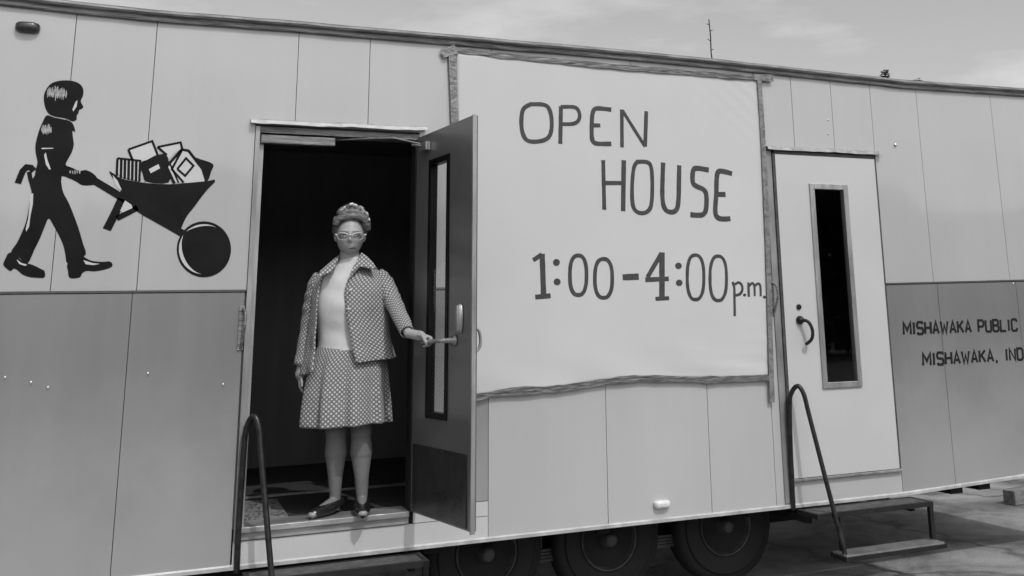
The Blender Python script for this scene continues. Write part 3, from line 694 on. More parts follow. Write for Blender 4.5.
def c6(p): q = at(470+p[0]/2.881, 220+p[1]/2.881, YL); return (q.x, q.z)
KB = 1/2.88/160
def ell(cx, cy, rx, ry, n=28, pw=.8):
    return [(cx+rx*math.copysign(abs(math.cos(t))**pw, math.cos(t)), cy+ry*math.copysign(abs(math.sin(t))**pw, math.sin(t))) for t in [2*math.pi*k/n+.05 for k in range(n)]]
def surf(x, z):
    v = min(1, max(0, (z-1.25)/1.93)); xr = TR.x+(BRt.x-TR.x)*(1-v); u = (x-1.5)/(xr-1.5)
    return banner_y(x, z, u, v)
def lay(bm):
    for q in bm.verts: q.co.y = surf(q.co.x, q.co.z) + (-.0016 if q.co.y < YL+.005 else .001)
def densify(P):
    out = []
    for a, b in zip(P, P[1:]):
        n_ = max(1, int((b-a).length/.03)); out += [a.lerp(b, k/n_) for k in range(n_)]
    return out+[P[-1]]
def draw(strokes, cv, name):
    bm = bmesh.new(); q = 0
    for P_, wd, cl in strokes:
        pts = [cv(p) for p in P_]; pts3 = smooth_path([(p[0], 0, p[1]) for p in (P_+[P_[0]] if cl else P_) for p in [cv(p)]], 4) if len(P_) > 3 else densify([Vector((p[0],0,p[1])) for p in pts])
        p2 = [(p.x + .0012*noise.noise(Vector((p.x*40, q, 1))), p.z + .0012*noise.noise(Vector((p.z*40, q, 2)))) for p in pts3]
        if cl: p2.pop()
        ws = [wd*KB*(1+.12*noise.noise(Vector((p[0]*25, p[1]*25, q)))) for p in p2]
        stroke(bm, p2, ws, YL-.0004*(q%3), YL+.011, cl); q += 1
    lay(bm); Bn(name, bm, M_MARK)
draw([([(262,242),(298,243),(314,254),(322,282),(321,320),(308,342),(278,350),(252,346),(239,325),(235,290),(241,256)],12,True),
 ([(349,248),(347,356)],12,False),([(349,250),(384,250),(398,258),(403,276),(397,292),(380,299),(347,299)],11,False),
 ([(495,258),(462,254),(446,257),(440,272),(438,300),(438,335),(443,351),(458,356),(495,356)],13,False),([(440,303),(463,303)],12,False),
 ([(526,366),(525,257)],11,False),([(527,260),(592,364)],10,False),([(592,364),(595,262)],12,False)], c5, 'lettering')
draw([([(471,403),(474,546)],12,False),([(531,403),(529,550)],14,False),([(474,469),(530,469)],12,False),
 ([(570,408),(598,409),(610,426),(613,480),(609,535),(594,554),(570,553),(557,532),(555,480),(560,425)],12,True),
 ([(644,410),(642,480),(643,520),(650,545),(667,553),(683,545),(688,515),(689,470),(690,418)],14,False),
 ([(775,432),(745,427),(732,430),(728,448),(730,470),(742,480),(760,488),(768,505),(767,545),(758,560),(740,562),(722,560)],15,False),
 ([(843,442),(815,435),(802,438),(798,460),(797,500),(794,550),(800,568),(815,573),(838,572)],15,False),([(798,502),(824,502)],15,False)], c5, 'lettering')
draw([([(183,116),(208,99)],12,False),([(209,97),(213,219)],15,False),([(189,222),(233,218)],13,False),
 (ell(313,159,24,57),11,True),(ell(386,168,25,56),11,True),([(441,165),(487,163)],17,False),
 ([(554,93),(554,226)],17,False),([(550,100),(512,165)],13,False),([(506,172),(573,169)],13,False),([(535,227),(574,225)],11,False),
 (ell(650,165,24,64),10,True),(ell(716,168,24,64),10,True),
 ([(758,178),(763,195),(764,277)],8,False),([(763,186),(776,180),(785,188),(786,203),(778,214),(764,217)],8,False),
 ([(804,180),(805,221)],8,False),([(806,190),(815,182),(821,190),(822,219)],7,False),([(823,190),(832,183),(838,191),(839,220)],7,False)], c6, 'lettering')
bm = bmesh.new()
for x, y, r in ((250,122,10),(252,178,10),(601,132,9.5),(603,181,9.5),(793,216,4.5),(850,222,4.5)): plate(bm, [c6(p) for p in ell(x, y, r, r, 18, 1)], YL-.0003, YL+.011)
lay(bm); Bn('lettering', bm, M_MARK)
# tape
def tape(px, wpx, y, m, seed, rag=.15):
    pts = smooth_path([at(*p) for p in px], 8); bm = bmesh.new(); ww = wpx/160
    pp = [(p.x, p.z) for p in pts]
    ws = [ww*(1+rag*noise.noise(Vector((p[0]*14, p[1]*14, seed)))) for p in pp]
    stroke(bm, pp, ws, y, y+.006)
    Bn('tape_strip', bm, m)
tape([(446,50),(480,54),(540,60.5),(620,68),(700,74.5),(764,79.5)], 5.5, -.0255, M_TAPED, 1, .35)
tape([(475,397.5),(505,392),(557,388.5),(605,381.5),(637,378.5),(680,379),(713,379.5),(768,377.5)], 6, -.0258, M_TAPED, 2, .4)
tape([(451,48),(452.5,85),(455,150)], 7, -.0245, M_TAPE, 3, .08)
tape([(757,76),(761,140),(765,230),(768,330),(770,402)], 5.5, -.0275, M_TAPE, 4, .1)
tape([(441,55),(455,50)], 9, -.0265, M_TAPE, 5, .2)
tape([(752,78),(771,79)], 7, -.0285, M_TAPE, 6, .15)

# ------------------------------------------------------------ folding steps with a bent pipe handrail
def steps(ox, label):
    root = empty('entry_steps', (ox+.45, -.15, 0)); tag(root, label, 'steps', 'fold-down steps with pipe handrails under the doors')
    def O(name, bm, m, smooth=False): return obj(name, bm, m, root, smooth, local=False)
    bm = bmesh.new()       # platform: angle frame with a ribbed plate
    for x0, x1, y0, y1 in ((0,.87,-.235,-.205),(0,.87,-.028,-.018),(0,.025,-.205,-.028),(.845,.87,-.205,-.028)): box(bm, ox+x0, ox+x1, y0, y1, .434, .462)
    O('platform_frame', bm, M_STEEL)
    bm = bmesh.new(); box(bm, ox+.026, ox+.844, -.204, -.029, .448, .455)
    for k in range(8): box(bm, ox+.028, ox+.842, -.20+.021*k, -.192+.021*k, .456, .461)
    O('platform', bm, M_PLATE)
    for q in ((.84,.868,-.233,-.207,.245,.433),(.16,.185,-.233,-.207,.245,.433),(.02,.05,-.10,.5,.39,.433),(.80,.83,-.10,.5,.39,.433)):
        bm = bmesh.new(); box(bm, ox+q[0], ox+q[1], *q[2:]); O('bracket', bm, M_STEEL)
    bm = bmesh.new(); box(bm, ox+.12, ox+.87, -.325, -.165, .205, .228)
    fr_ = O('tread', bm, M_STEEL)
    bm = bmesh.new()
    for k in range(7): box(bm, ox+.13, ox+.86, -.315+.021*k, -.304+.021*k, .2285, .240)
    g_ = obj('grip_ribs', bm, M_ALU, root, False, local=False); g_.parent = fr_
    bm = bmesh.new()
    P = [(ox-.025,-.02,.46),(ox-.027,-.026,.65),(ox-.026,-.032,.85),(ox-.022,-.045,1.09),(ox-.012,-.062,1.155),(ox+.004,-.085,1.188),(ox+.020,-.105,1.185),(ox+.036,-.124,1.135),(ox+.047,-.140,1.04),(ox+.073,-.178,.825),(ox+.099,-.215,.61),(ox+.125,-.253,.40),(ox+.146,-.283,.23)]
    tube(bm, smooth_path(P, 8), .0145, 12)
    O('handrail', bm, M_PIPE, True)
    return root
steps(3.63, 'black pipe handrail and low ribbed steps under the closed white door')
steps(.43, 'black pipe handrail and dark steps under the open doorway')

# ------------------------------------------------------------ doormat
bm = bmesh.new(); box(bm, .44, .66, .20, .80, .656, .668, .004)
tag(obj('door_mat', bm, None, None), 'speckled rough mat on the floor just inside the open doorway', 'mat')
mm = bpy.data.materials.new('speckled_mat'); mm.use_nodes = True
n = mm.node_tree.nodes; l = mm.node_tree.links; v = n.new('ShaderNodeTexVoronoi'); v.inputs['Scale'].default_value = 75; tcd = n.new('ShaderNodeTexCoord'); l.new(tcd.outputs['Object'], v.inputs['Vector'])
mr = n.new('ShaderNodeMapRange'); mr.inputs[1].default_value = .25; mr.inputs[2].default_value = .5; mr.inputs[3].default_value = .04; mr.inputs[4].default_value = .20
bwn = n.new('ShaderNodeRGBToBW'); l.new(v.outputs['Color'], bwn.inputs[0]); l.new(bwn.outputs[0], mr.inputs[0]); l.new(mr.outputs[0], n['Principled BSDF'].inputs['Base Color']); n['Principled BSDF'].inputs['Roughness'].default_value = .95
bpy.data.objects['door_mat'].data.materials.append(mm)

# ------------------------------------------------------------ timber lying at the far right
bm = bmesh.new(); p0 = Vector((6.55, 1.30, 0))
obox(bm, (7.36, 1.60, .06), Vector((.97,.22,0)), Vector((-.22,.97,0)), (0,0,1), .62, .06, .06)
bmesh.ops.bevel(bm, geom=list(bm.edges), offset=.006, segments=1, affect='EDGES')
tag(obj('timber', bm, mat('weathered_timber', .16, .85, var=.5, vscale=7, bump=.4, bscale=30, stretch=(.4,4,4))), 'squared weathered timber lying on the ground beyond the right end of the trailer', 'timber')

# ------------------------------------------------------------ two conifers whose tips show above the roof
def conifer(x, y, h, label):
    root = empty('conifer_tree', (x, y, 0)); tag(root, label, 'tree', 'conifers behind the trailer')
    bm = bmesh.new(); tube(bm, [(0,0,0),(.02,0,h*.5),(0,0,h*.97)], [.16,.09,.015], 8); obj('trunk', bm, M_WOOD, root)
    bm = bmesh.new(); rnd = random.Random(int(x*10))
    z = h*.12
    while z < h:
        f = 1-(z/h); rad = .13+2.1*f**.9
        for k in range(int(5+rad*9)):
            a = rnd.uniform(0, 2*math.pi); r = rad*rnd.uniform(.25,1); zz = z+rnd.uniform(-.1,.1)-r*.18
            c = Vector((r*math.cos(a), r*math.sin(a), zz)); s = rnd.uniform(.05,.13)*(1 if f > .06 else .6)
            out = Vector((math.cos(a), math.sin(a), -.25)); sd_ = Vector((-math.sin(a), math.cos(a), rnd.uniform(-.4,.4)))
            vs = [bm.verts.new(c-out*s*1.4), bm.verts.new(c+sd_*s*.6), bm.verts.new(c+out*s*1.6+Vector((0,0,rnd.uniform(-.03,.08)))), bm.verts.new(c-sd_*s*.6)]
            bm.faces.new(vs[:3]); bm.faces.new((vs[0], vs[2], vs[3]))
        z += .07+.10*f if f > .06 else .02
    obj('crown', bm, M_LEAF, root)
conifer(25.35, 25, 11.08, 'taller conifer whose dark tip shows above the trailer roof right of the aerial')
conifer(26.95, 25, 10.82, 'lower conifer right of the taller one behind the trailer roof')

# ------------------------------------------------------------ unseen wood, added behind the camera to darken reflections in enamel and glass
bm = bmesh.new(); rnd = random.Random(11)
for k in range(20000):
    x = rnd.uniform(-60, 60); h = 6.5+2.0*noise.noise(Vector((x*.12, 0, 0)))+1.2*noise.noise(Vector((x*.5, 4, 0)))
    z = h*rnd.random()**.8; y = -34 + rnd.uniform(-2.5, 2.5)
    s_ = rnd.uniform(.25,.6); c = Vector((x, y, z+.2)); a_ = Vector((rnd.uniform(-1,1), rnd.uniform(-.6,.6), rnd.uniform(-1,1))).normalized(); b_ = a_.orthogonal().normalized()
    bm.faces.new([bm.verts.new(c+a_*s_), bm.verts.new(c+b_*s_*.8), bm.verts.new(c-a_*s_), bm.verts.new(c-b_*s_*.8)])
tag(obj('unseen_woodland', bm, M_LEAF), 'dense dark wood out of view, added to darken the reflections in the trailer', 'trees', kind='stuff')

# ------------------------------------------------------------ the woman in the doorway
C0 = Vector((.955, .10, .668)); EX = Vector((.986,-.166,0)).normalized(); EN = Vector((-.166,-.986,0)).normalized()
person = empty('person', C0, math.atan2(EX.y, EX.x))
tag(person, 'woman in dotted jacket and skirt and pale glasses standing in the open doorway', 'person')
def Lc(px, py, d=0.0):
    """pixel -> the figure's own frame (x right, y back, z up), d metres in front of its mid plane"""
    r = ray(px, py); t = (d - (CO-C0).dot(EN)) / r.dot(EN); p = CO + r*t - C0
    return Vector((p.dot(EX), -p.dot(EN), p.z))
def Wl(p): p = Vector(p)-C0; return Vector((p.dot(EX), -p.dot(EN), p.z))
def remesh(name, bm, m, voxel, sm=6, parent=None, fac=.5):
    o = obj(name, bm, m, parent or person, True)
    md = o.modifiers.new('r', 'REMESH'); md.mode = 'VOXEL'; md.voxel_size = voxel; md.use_smooth_shade = True
    if sm: s_ = o.modifiers.new('s', 'SMOOTH'); s_.iterations = sm; s_.factor = fac
    dg = bpy.context.evaluated_depsgraph_get(); me = bpy.data.meshes.new_from_object(o.evaluated_get(dg)); o.modifiers.clear(); old = o.data; o.data = me
    me.name = name
    for p in me.polygons: p.use_smooth = True
    if not me.materials: me.materials.append(m)
    return o
HC = Lc(350.2, 234.5, .035)        # head centre
def head_fn(v):
    x, y, z = v; front = max(0, -y); sn = math.sqrt(max(1e-6, 1-z*z)); pf = (max(0, 1-abs(z)**2.9))**(1/2.9)/max(sn, .12)
    if z < 0: pf = min(pf, 1.25); x *= 1+(pf-1)*.35; y *= (1+(pf-1)*(.9 if y < 0 else 0))
    jaw = max(0, -z); x2 = x*(1-.05*jaw**1.5); y2 = y
    if z < 0 and y > 0: y2 = y*(1-.35*jaw)          # nape
    if front > .55: y2 = y*(1 - .05*(front-.55))
    # eye sockets, cheeks, nose, mouth, chin as soft swellings of the one surface
    if y < -.1:
        G = lambda a, cx_, cz_, sx_, sz_: a*math.exp(-(((x2-cx_)/sx_)**2 + ((z-cz_)/sz_)**2))
        for sx in (-1, 1):
            y2 += G(.13, sx*.42, -.08, .20, .11) - G(.06, sx*.42, .10, .30, .07) - G(.07, sx*.50, -.38, .26, .20)
            y2 -= G(.05, sx*.13, -.40, .09, .07)
        y2 -= G(.13, 0, -.14, .11, .22) + G(.20, 0, -.34, .13, .10)
        y2 -= G(.055, 0, -.66, .30, .13) + G(.07, 0, -.90, .26, .10); y2 += G(.03, 0, -.645, .26, .025) + G(.03, 0, -.78, .25, .05)
    return Vector((x2, y2, z))
HR = (.074, .093, .112)
bm = bmesh.new()
ellipsoid(bm, HC, HR, 110, 90, head_fn)
hx, hy, hz = HC
for s in (-1,1): ellipsoid(bm, (hx+s*.077,hy+.006,hz-.010), (.008,.019,.030), 14, 10)
# neck
capsule(bm, (hx,hy+.012,hz-.06), tuple(Lc(349,268,-.005)), .047, .060, 20)
# trunk
sh = Lc(350,272,0)
SL, SR = Lc(325,281,-.01), Lc(379,279,0.0)
capsule(bm, SL+Vector((.012,0,-.004)), SR+Vector((-.012,0,-.004)), .048, .048, 16)
ellipsoid(bm, Lc(350,300,.01), (.155,.105,.20), 24, 16)
ellipsoid(bm, Lc(349,338,.0), (.145,.10,.16), 24, 16)
ellipsoid(bm, Lc(349,368,.0), (.175,.12,.16), 24, 16)
# legs
for (hp, kn, an) in ((Lc(337,372,0), Lc(336,432,.02), Lc(335,497,-.03)), (Lc(363,372,0), Lc(361,432,.02), Lc(362,496,.0))):
    capsule(bm, hp, kn, .085, .056, 18); calf = kn.lerp(an,.33) + Vector((0,.014,0))
    capsule(bm, kn, calf, .050, .058, 18); low_ = kn.lerp(an,.68); capsule(bm, calf, low_, .056, .038, 18); capsule(bm, low_, an, .038, .029, 18)
# feet
A1, A2 = Lc(335,497,-.03), Lc(362,496,0)
f1 = Vector((A1.x-.09, A1.y-.13, .030)); f2 = Vector((A2.x+.004, A2.y-.16, .028))
capsule(bm, A1, (A1.x+.012, A1.y+.02, .045), .029, .022, 14); capsule(bm, (A1.x, A1.y, .06), f1, .028, .016, 14)
capsule(bm, A2, (A2.x, A2.y+.02, .045), .029, .022, 14); capsule(bm, (A2.x, A2.y, .06), f2, .028, .016, 14)
# arms
e1, w1 = Lc(309,330,-.05), Lc(301,366,-.03)
capsule(bm, SL+Vector((.006,0,-.006)), e1, .038, .033, 14); capsule(bm, e1, w1, .033, .024, 14)
GRIP = Wl(dp(.325, .070, 1.530)); w2 = Lc(408.5,333.5,.32); e2 = Lc(396.5,308,.12)
GP = GRIP
capsule(bm, SR+Vector((-.006,0,-.006)), e2, .038, .033, 14); capsule(bm, e2, w2, .033, .023, 14)
# hanging hand
pw = w1+Vector((-.002,0,-.045)); capsule(bm, w1, pw, .023, .028, 12); ellipsoid(bm, pw, (.018,.038,.045), 14, 10)
for k, ln in enumerate((.050,.056,.054,.044)):
    b0 = pw+Vector((.0,-.027+.018*k,-.036)); m0 = b0+Vector((.004,-.002,-ln*.55)); t0 = m0+Vector((.012,.0,-ln*.42))
    capsule(bm, b0, m0, .0085, .0078, 10); capsule(bm, m0, t0, .0078, .0065, 10)
capsule(bm, pw+Vector((.004,-.030,.0)), pw+Vector((.012,-.050,-.032)), .0095, .008, 10); capsule(bm, pw+Vector((.012,-.050,-.032)), pw+Vector((.014,-.052,-.056)), .008, .007, 10)
# gripping hand: palm on the near side of the bar, fingers hooked over it
bar = (Wl(dp(.355,.07,1.528)) - Wl(dp(.44,.075,1.533))).normalized()      # towards the hinge
toP = (w2 - GP); toP -= bar*toP.dot(bar)*.5; toP.normalize()
upv = bar.cross(toP).normalized()
if upv.z < 0: upv = -upv
palm = GP + toP*.040 + upv*.012
capsule(bm, w2, palm, .024, .026, 12)
obox(bm, palm, bar, toP, upv, .036, .026, .013)
for k, ln in enumerate((1,1.05,1,.85)):
    o_ = bar*(.030-.0195*k)
    a0 = palm + o_ - toP*.018 + upv*.008; a1 = GP + o_ - toP*.004*ln + upv*.024; a2 = GP + o_ - toP*.024*ln + upv*.004; a3 = GP + o_ - toP*.014 - upv*.018
    capsule(bm, a0, a1, .0092, .0088, 10); capsule(bm, a1, a2, .0088, .008, 10); capsule(bm, a2, a3, .008, .007, 10)
t0 = palm - bar*.034 + toP*.006; t1 = GP - bar*.052 + toP*.012 - upv*.012; t2 = GP - bar*.040 - toP*.006 - upv*.020
capsule(bm, t0, t1, .0105, .009, 10); capsule(bm, t1, t2, .009, .0075, 10)
body = remesh('body', bm, M_SKIN, .0036, 3)
body.data.materials.append(M_NYLON)
for p in body.data.polygons:
    if p.center.z < .75 and abs(p.center.x) < .2 and not (p.center.x < -.17 and p.center.z > .5): p.material_index = 1

# face details
def face_pt(px, py, extra=0.0):
    """point on the face shell under a pixel"""
    p = Lc(px, py, .12); h = FACE.ray_cast(Vector((p.x, -1, p.z)), Vector((0,1,0)))[0]
    return Vector((p.x, h.y-extra, p.z)) if h else Vector((p.x, hy-.07, p.z))
from mathutils.bvhtree import BVHTree
FACE = BVHTree.FromPolygons([v.co.copy() for v in body.data.vertices], [tuple(p.vertices) for p in body.data.polygons])
for px in (343.2, 357.4):
    p = face_pt(px, 236.3, -.003); bm = bmesh.new(); ellipsoid(bm, p+Vector((0,.006,0)), (.0120,.0085,.0052), 16, 10); e_ = obj('eye', bm, mat('eye_white', .20, .35), person, True)
    bm = bmesh.new(); ellipsoid(bm, p+Vector((0,.0015,0)), (.0056,.006,.0052), 12, 8); obj('iris', bm, M_EYE, e_, True)
    bm = bmesh.new(); q = face_pt(px, 232.5, .001); tube(bm, smooth_path([q+Vector((-.016,.003,-.001)), q+Vector((0,0,.004)), q+Vector((.016,.003,0))]), .0028, 6); obj('eyebrow', bm, mat('eyebrow', .08, .8), person)
bm = bmesh.new(); q = face_pt(351.0, 248.2, -.001)
tube(bm, smooth_path([q+Vector((-.023,.008,.001)), q+Vector((-.008,0,.003)), q+Vector((0,0,.001)), q+Vector((.008,0,.003)), q+Vector((.023,.008,.001))], 4), [.0015]+[.0040]*15+[.0015], 8)
obj('lips', bm, M_LIP, person, True)
# glasses: upswept pale frames
bm = bmesh.new(); gy = face_pt(350.3,235.5).y-.003
def gp(px, py, d=0): p = Lc(px, py, .14); return Vector((p.x, gy + 1.8*(p.x-hx)**2/.07*.35 + d, p.z))
for s, cx_ in ((-1, 343.0), (1, 357.6)):
    lp = []
    for k in range(20):
        a = 2*math.pi*k/20; u = math.cos(a); v_ = math.sin(a)
        py_ = 236.2 - v_*3.4 - (1.5 if v_ > 0 and u*s > 0 else 0)*abs(u); lp.append(gp(cx_+u*5.6, py_))
    tube(bm, lp, [.0013+.0022*max(0, math.sin(2*math.pi*k/20)) for k in range(20)], 8, closed=True)
tube(bm, [gp(348.2,235.6), gp(350.3,234.8,-.003), gp(352.4,235.6)], .0028, 8)
for s, ex_ in ((-1, 336.3), (1, 365.0)):
    tube(bm, [gp(ex_-s*.5,234.4), gp(ex_+s*1.2,233.4)], [.004,.0045], 8)
    a = gp(ex_+s*1.2,233.4); tube(bm, [a, Vector((hx+s*.079, hy-.04, a.z)), Vector((hx+s*.080, hy+.008, a.z-.004))], .003, 8)
g_ = obj('glasses', bm, M_FRAME, person, True)
for cx_ in (343.0, 357.6):
    bm = bmesh.new(); c = gp(cx_, 236.2, .001)
    vv = [bm.verts.new(gp(cx_+math.cos(2*math.pi*k/20)*5.3, 236.2-math.sin(2*math.pi*k/20)*3.2, .001)) for k in range(20)]; bm.faces.new(vv)
    r_ = bmesh.ops.extrude_face_region(bm, geom=list(bm.faces)); bmesh.ops.translate(bm, verts=[q for q in r_['geom'] if isinstance(q, bmesh.types.BMVert)], vec=(0,.0015,0))
    obj('lens', bm, M_LENS, g_)

# hair: swept-up set with curls on the crown
bm = bmesh.new()
def hair_fn(v):
    x, y, z = v; k = 1+.035*math.sin(x*16+z*9)+.03*math.sin(y*14-z*11)
    if y < -.45 and z < .42: k *= .80 if z > .1 else .6
    if z < -.35: k *= .86
    return v*k
ellipsoid(bm, (hx,hy+.022,hz+.040), (.094,.098,.105), 48, 32, hair_fn)
for s in (-1,1): capsule(bm, (hx+s*.070,hy-.030,hz+.060), (hx+s*.073,hy+.012,hz-.015), .020, .016, 12)
front = [Lc(335.5,226,.09), Lc(338,219.5,.10), Lc(345,217,.108), Lc(354,216.5,.108), Lc(361.5,217.5,.10), Lc(366.5,223,.085), Lc(368,230,.055)]
tube(bm, smooth_path(front, 5), [.012]+[.019]*29+[.012], 14)
tube(bm, smooth_path([p+Vector((0,.030,.022)) for p in front[1:6]], 5), [.014]+[.022]*19+[.014], 14)
rnd = random.Random(3)
def lock(bm, px, py, d, ang, ln, rad, bend):
    c = Lc(px, py, d); pts = []
    for k in range(9):
        t = k/8-.5; a = math.radians(ang)+bend*t; pts.append(c + Vector((math.cos(a)*ln*t, -.010*math.cos(t*3), math.sin(a)*ln*t + .006*math.cos(t*3))))
    tube(bm, pts, [rad*math.sqrt(max(.08, 1-(2*(k/8-.5))**2*.85)) for k in range(9)], 12)
for px, py, d, ang, ln, rad, bend in ((341,212,.07,50,.05,.016,1),(347,208.5,.07,20,.055,.017,.8),(354,207.5,.06,-10,.055,.017,-.8),(361,210,.06,-40,.05,.017,-1),(366,216,.05,-70,.055,.016,-1),(368,224,.03,-85,.05,.015,.6),(335.5,221,.05,80,.05,.014,.5),(344,214.5,.095,30,.05,.013,1),(352,212.5,.10,0,.05,.013,-1),(360,215,.09,-30,.05,.013,1)):
    lock(bm, px, py, d, ang, ln, rad, bend)
hair = remesh('hair', bm, M_HAIR, .0042, 1)
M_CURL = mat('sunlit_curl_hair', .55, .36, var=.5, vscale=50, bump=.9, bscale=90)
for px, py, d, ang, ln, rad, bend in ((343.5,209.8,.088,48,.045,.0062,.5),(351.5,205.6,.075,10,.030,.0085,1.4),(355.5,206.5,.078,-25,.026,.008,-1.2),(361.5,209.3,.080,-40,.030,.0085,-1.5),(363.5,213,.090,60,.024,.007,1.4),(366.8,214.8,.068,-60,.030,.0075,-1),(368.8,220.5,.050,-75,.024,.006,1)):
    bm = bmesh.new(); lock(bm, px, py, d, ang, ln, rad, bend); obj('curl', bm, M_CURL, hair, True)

# --- clothes: lofted shells with UVs in metres
def loft(name, rows, m, closed=True, parent=None, thick=.004, uvs=True, wob=0, seed=0):
    """rows: lists of Vectors, same length"""
    bm = bmesh.new(); uvl = bm.loops.layers.uv.new('cloth'); n = len(rows[0]); V = [[bm.verts.new(p) for p in r] for r in rows]
    vlen = [0]
    for i in range(1, len(rows)): vlen.append(vlen[-1] + sum((rows[i][k]-rows[i-1][k]).length for k in range(n))/n)
    mid = rows[len(rows)//2]; ul = [0]
    per = []
    for r in rows:
        q = [0]
        for k in range(1, n+1): q.append(q[-1]+(r[k % n]-r[k-1]).length)
        per.append(q)
    for i in range(len(rows)-1):
        for k in range(n if closed else n-1):
            k2 = (k+1) % n; f = bm.faces.new((V[i][k], V[i][k2], V[i+1][k2], V[i+1][k]))
            mdl = lambda rr, kk: per[rr][kk]-per[rr][-1 if closed else n-1]/2
            for lp, (rr, kk) in zip(f.loops, ((i,k),(i,k+1),(i+1,k+1),(i+1,k))): lp[uvl].uv = (mdl(len(rows)//2,kk), vlen[rr])
    me = bpy.data.meshes.new(name); bmesh.ops.recalc_face_normals(bm, faces=bm.faces); bm.to_mesh(me); bm.free()
    for p in me.polygons: p.use_smooth = True
    me.materials.append(m); o = bpy.data.objects.new(name, me); COL.objects.link(o); o.parent = parent or person
    if thick: s_ = o.modifiers.new('t', 'SOLIDIFY'); s_.thickness = thick; s_.offset = 0
    return o
def fill(rows, sub=5):
    out = []; n = len(rows[0]); cols = [smooth_path([r[k] for r in rows], sub) for k in range(n)]
    return [[cols[k][i] for k in range(n)] for i in range(len(cols[0]))]
# skirt
NS = 96; rows = []
for py, xl, xr, ry, amp in ((344,319,380,.118,0),(352,315,384,.135,.002),(368,308,387,.15,.010),(390,303,389,.165,.019),(408,300.5,390.5,.178,.025),(424,299,391.5,.186,.030)):
    a, b = Lc(xl,py,0), Lc(xr,py,0); c = (a+b)/2; rx = (b.x-a.x)/2; r = []
    for k in range(NS):
        t = 2*math.pi*k/NS; f = t*9/(2*math.pi); s_ = (f % 1); pl = (min(s_*5, 1) if s_ < .2 else 1-(s_-.2)/.8)
        am = amp*(pl-.5)*1.6 + amp*.25*math.sin(3*t+1)
        r.append(Vector((c.x+(rx-amp*.4+am)*math.sin(t), c.y-(ry+am)*math.cos(t), c.z + (.006*math.sin(2*t) if py > 420 else 0))))
    rows.append(r)
loft('skirt', fill(rows), M_CLOTH)
# shirt
rows = []
for py, xl, xr, ry, yc in ((257.5,341,360.5,.050,-.006),(260.5,339.5,361.5,.058,-.006),(265,335,366,.068,0),(272,326,374,.082,0),(279,318,383,.100,0),(292,316,384,.116,-.002),(305,315,384,.132,-.004),(318,316,382,.128,-.002),(332,318,381,.118,0),(345,318,381,.125,0),(350,317,382,.133,0)):
    a, b = Lc(xl,py,0), Lc(xr,py,0); c = (a+b)/2; rx = (b.x-a.x)/2
    rows.append([Vector((c.x+rx*math.sin(2*math.pi*k/48+math.pi), c.y+yc-ry*math.cos(2*math.pi*k/48+math.pi), c.z)) for k in range(48)])
rr = fill(rows, 4)
for i, r in enumerate(rr):
    for k, p in enumerate(r): p += Vector((0, .003*noise.noise(p*14)+.0012*math.sin(p.z*60+p.x*35), 0))
loft('shirt', rr, M_SHIRT)
# jacket body, open at the front
rows = []; NJ = 72
for py, xl, xr, ol, orr, ry, hem in ((264,334,366,337,361,.072,0),(268,327,375,333,358,.088,0),(273,320,380,327,355,.104,0),(281,315,386,321,348,.122,0),(293,312,389,319,344,.140,0),(308,311,388,318,345,.152,0),(325,309,389,317,348,.152,0),(340,306,391,316,351,.156,0),(354,303,394,315,354,.166,0),(363,301.5,396,315.5,356,.174,1)):
    a, b = Lc(xl,py,0), Lc(xr,py,0); c = (a+b)/2; rx = (b.x-a.x)/2
    oR = Lc(orr,py,ry*.8).x-c.x; oL = Lc(ol,py,ry*.8).x-c.x
    pr_ = math.asin(max(-.95,min(.95,oR/rx))); pl_ = 2*math.pi+math.asin(max(-.95,min(.95,oL/rx))); r = []
    for k in range(NJ+1):
        t = pr_+(pl_-pr_)*k/NJ; w_ = .010*max(0,(py-300)/60)*math.sin(t*7+.6)
        z = c.z
        if py > 330: z -= (.055*max(0,math.sin(t+.0)*-1) - .022*max(0,math.sin(t)))*((py-330)/33)*(1 if True else 0)
        r.append(Vector((c.x+(rx+w_)*math.sin(t), c.y-(ry+w_)*math.cos(t), z)))
    rows.append(r)
rj = fill(rows, 4)
for r in rj:
    for p in r: f_ = .0075*noise.noise(Vector((p.x*22+3, p.y*22, p.z*7))); p += Vector((.006*noise.noise(p*9)+f_*.5, .010*noise.noise(p*8+Vector((5,5,5)))+f_, 0))
jacket = loft('jacket', rj, M_CLOTH, closed=False)
def sleeve(pts, rad, seed):
    P = smooth_path(pts, 8); m_ = len(P); n = 30; rows = []; up = None
    for i, p in enumerate(P):
        t = (P[min(i+1,m_-1)]-P[max(i-1,0)]).normalized()
        a = t.cross(Vector((0,1,0))).normalized(); b = a.cross(t)
        f = i/(m_-1)*(len(rad)-1); j = min(int(f), len(rad)-2); rd = rad[j]+(rad[j+1]-rad[j])*(f-j)
        rows.append([p + (a*math.cos(2*math.pi*k/n)+b*math.sin(2*math.pi*k/n))*rd*(1+.07*noise.noise(Vector((i*.5,math.cos(2*math.pi*k/n)*1.5,seed+math.sin(2*math.pi*k/n)*1.5)))+.035*math.sin(i*1.3+2*math.cos(2*math.pi*k/n))) for k in range(n)])
    return loft('sleeve', rows, M_CLOTH, parent=jacket)
sleeve([Lc(323,276,-.01), Lc(317.5,287,-.02), Lc(313,306,-.04), e1, w1+Vector((0,0,.0))], [.044,.052,.051,.049,.044,.038], 1)
sleeve([Lc(376,275,0), Lc(383,283,.01), Lc(390,296,.06), e2+Vector((-.002,0,0)), w2+Vector((-.006,.01,.008))], [.044,.053,.050,.046,.041,.034], 5)
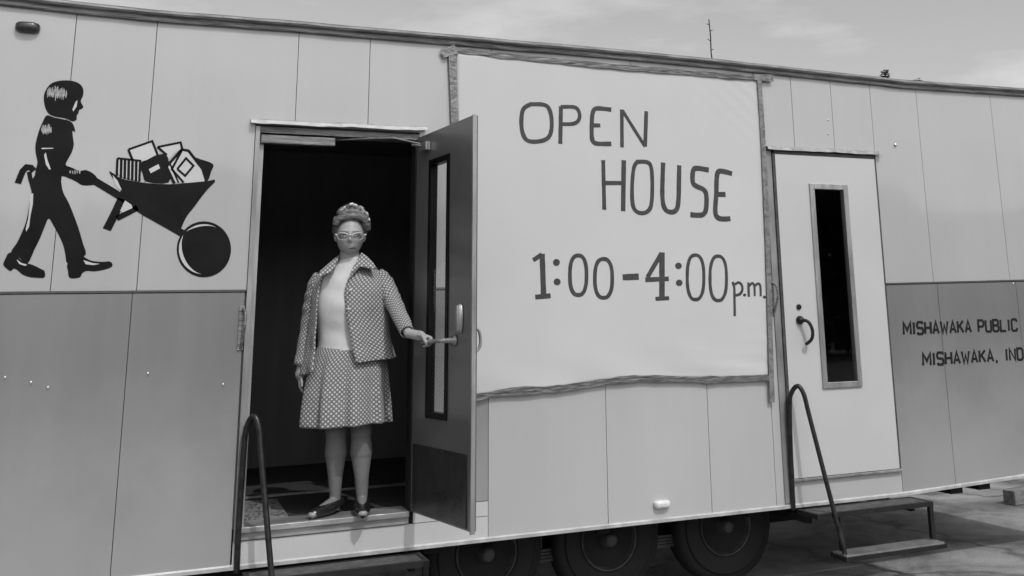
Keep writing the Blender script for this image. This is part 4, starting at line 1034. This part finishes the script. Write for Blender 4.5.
# collar wings
def wing(P):
    bm = bmesh.new(); uvl = bm.loops.layers.uv.new('cloth'); top_ = [bm.verts.new(p) for p in P]; cen = sum(P, Vector())/len(P)+Vector((0,-.006,.003)); c_v = bm.verts.new(cen)
    for k in range(len(P)): bm.faces.new((top_[k], top_[(k+1)%len(P)], c_v))
    for f in bm.faces:
        for lp in f.loops: lp[uvl].uv = (lp.vert.co.x, lp.vert.co.z)
    o = obj('collar', bm, M_CLOTH, jacket, False); s_ = o.modifiers.new('t', 'SOLIDIFY'); s_.thickness = .007; return o
wing([Lc(361.5,252.5,.03), Lc(367,256,.04), Lc(372.5,262,.085), Lc(377,268.5,.125), Lc(367,266.8,.135), Lc(359.5,265.5,.13), Lc(354,271,.142), Lc(349,277,.145), Lc(351.5,270,.125), Lc(356,262,.09)])
wing([Lc(339,255,.03), Lc(335,258,.045), Lc(328,264,.085), Lc(319.5,271.5,.11), Lc(320.5,277,.13), Lc(326,273,.14), Lc(331,272,.14), Lc(335.5,264,.11)])
for py_, px_ in ((290,350.5),(309,348.5),(328,351.5),(346,355.5)):
    bm = bmesh.new(); q = Lc(px_, py_, .155); ellipsoid(bm, q, (.007,.004,.007), 12, 8); obj('button', bm, M_FRAME, jacket, True)
# shoes
def shoe(A, F, heel, m):
    A = Vector(A); F = Vector((F.x, F.y, 0)); d = F-Vector((A.x,A.y,0)); d.z = 0; ln = d.length; d.normalize(); s_ = Vector((-d.y, d.x, 0))
    bm = bmesh.new(); rows = []
    o0 = Vector((A.x, A.y, 0)) - d*.055; full = ln+.055+.045
    for i in range(15):
        t = i/14; c = o0+d*full*t
        wd = (.032+.014*math.sin(math.pi*min(1,t*1.15)))*(1 if t < .8 else math.sqrt(max(.02, 1-((t-.8)/.2)**2*.95)))
        if i == 0: wd = .016
        h = (.078-.03*t if t < .3 else .069-.035*(t-.3)) if t < .93 else .030; lift = .028*max(0, 1-t*2.4)
        ring = []
        for k in range(14):
            a = 2*math.pi*k/14; ring.append(c+s_*wd*math.cos(a)+Vector((0,0,lift+ (h-lift)/2 + (h-lift)/2*math.sin(a))))
        rows.append([bm.verts.new(p) for p in ring])
    for i in range(14):
        for k in range(14): bm.faces.new((rows[i][k], rows[i][(k+1)%14], rows[i+1][(k+1)%14], rows[i+1][k]))
    bm.faces.new(rows[0]); bm.faces.new(rows[-1][::-1])
    hc = o0+d*.03; tube(bm, [hc+Vector((0,0,.001)), hc+Vector((0,0,.035))], [.020,.026], 12)
    o = obj('shoe', bm, m, person, True)
    bm = bmesh.new(); tc_ = o0+d*(full*.925); ellipsoid(bm, tc_+Vector((0,0,.022)), (.024,.024,.016), 16, 10); obj('toe_cap', bm, M_SHOEW, o, True)
    return o, o0, d, s_, full
o, o0, d, s_, full = shoe(A1, f1, 1, M_SHOE)
bm = bmesh.new()
for q in (.45, .60):
    c = o0+d*full*q; tube(bm, smooth_path([c-s_*.036+Vector((0,0,.025)), c-s_*.02+Vector((0,0,.05)), c+s_*.015+Vector((0,0,.052)), c+s_*.036+Vector((0,0,.025))]), .0045, 6)
obj('strap', bm, M_SHOEW, o)
shoe(A2, f2, 1, M_SHOE)
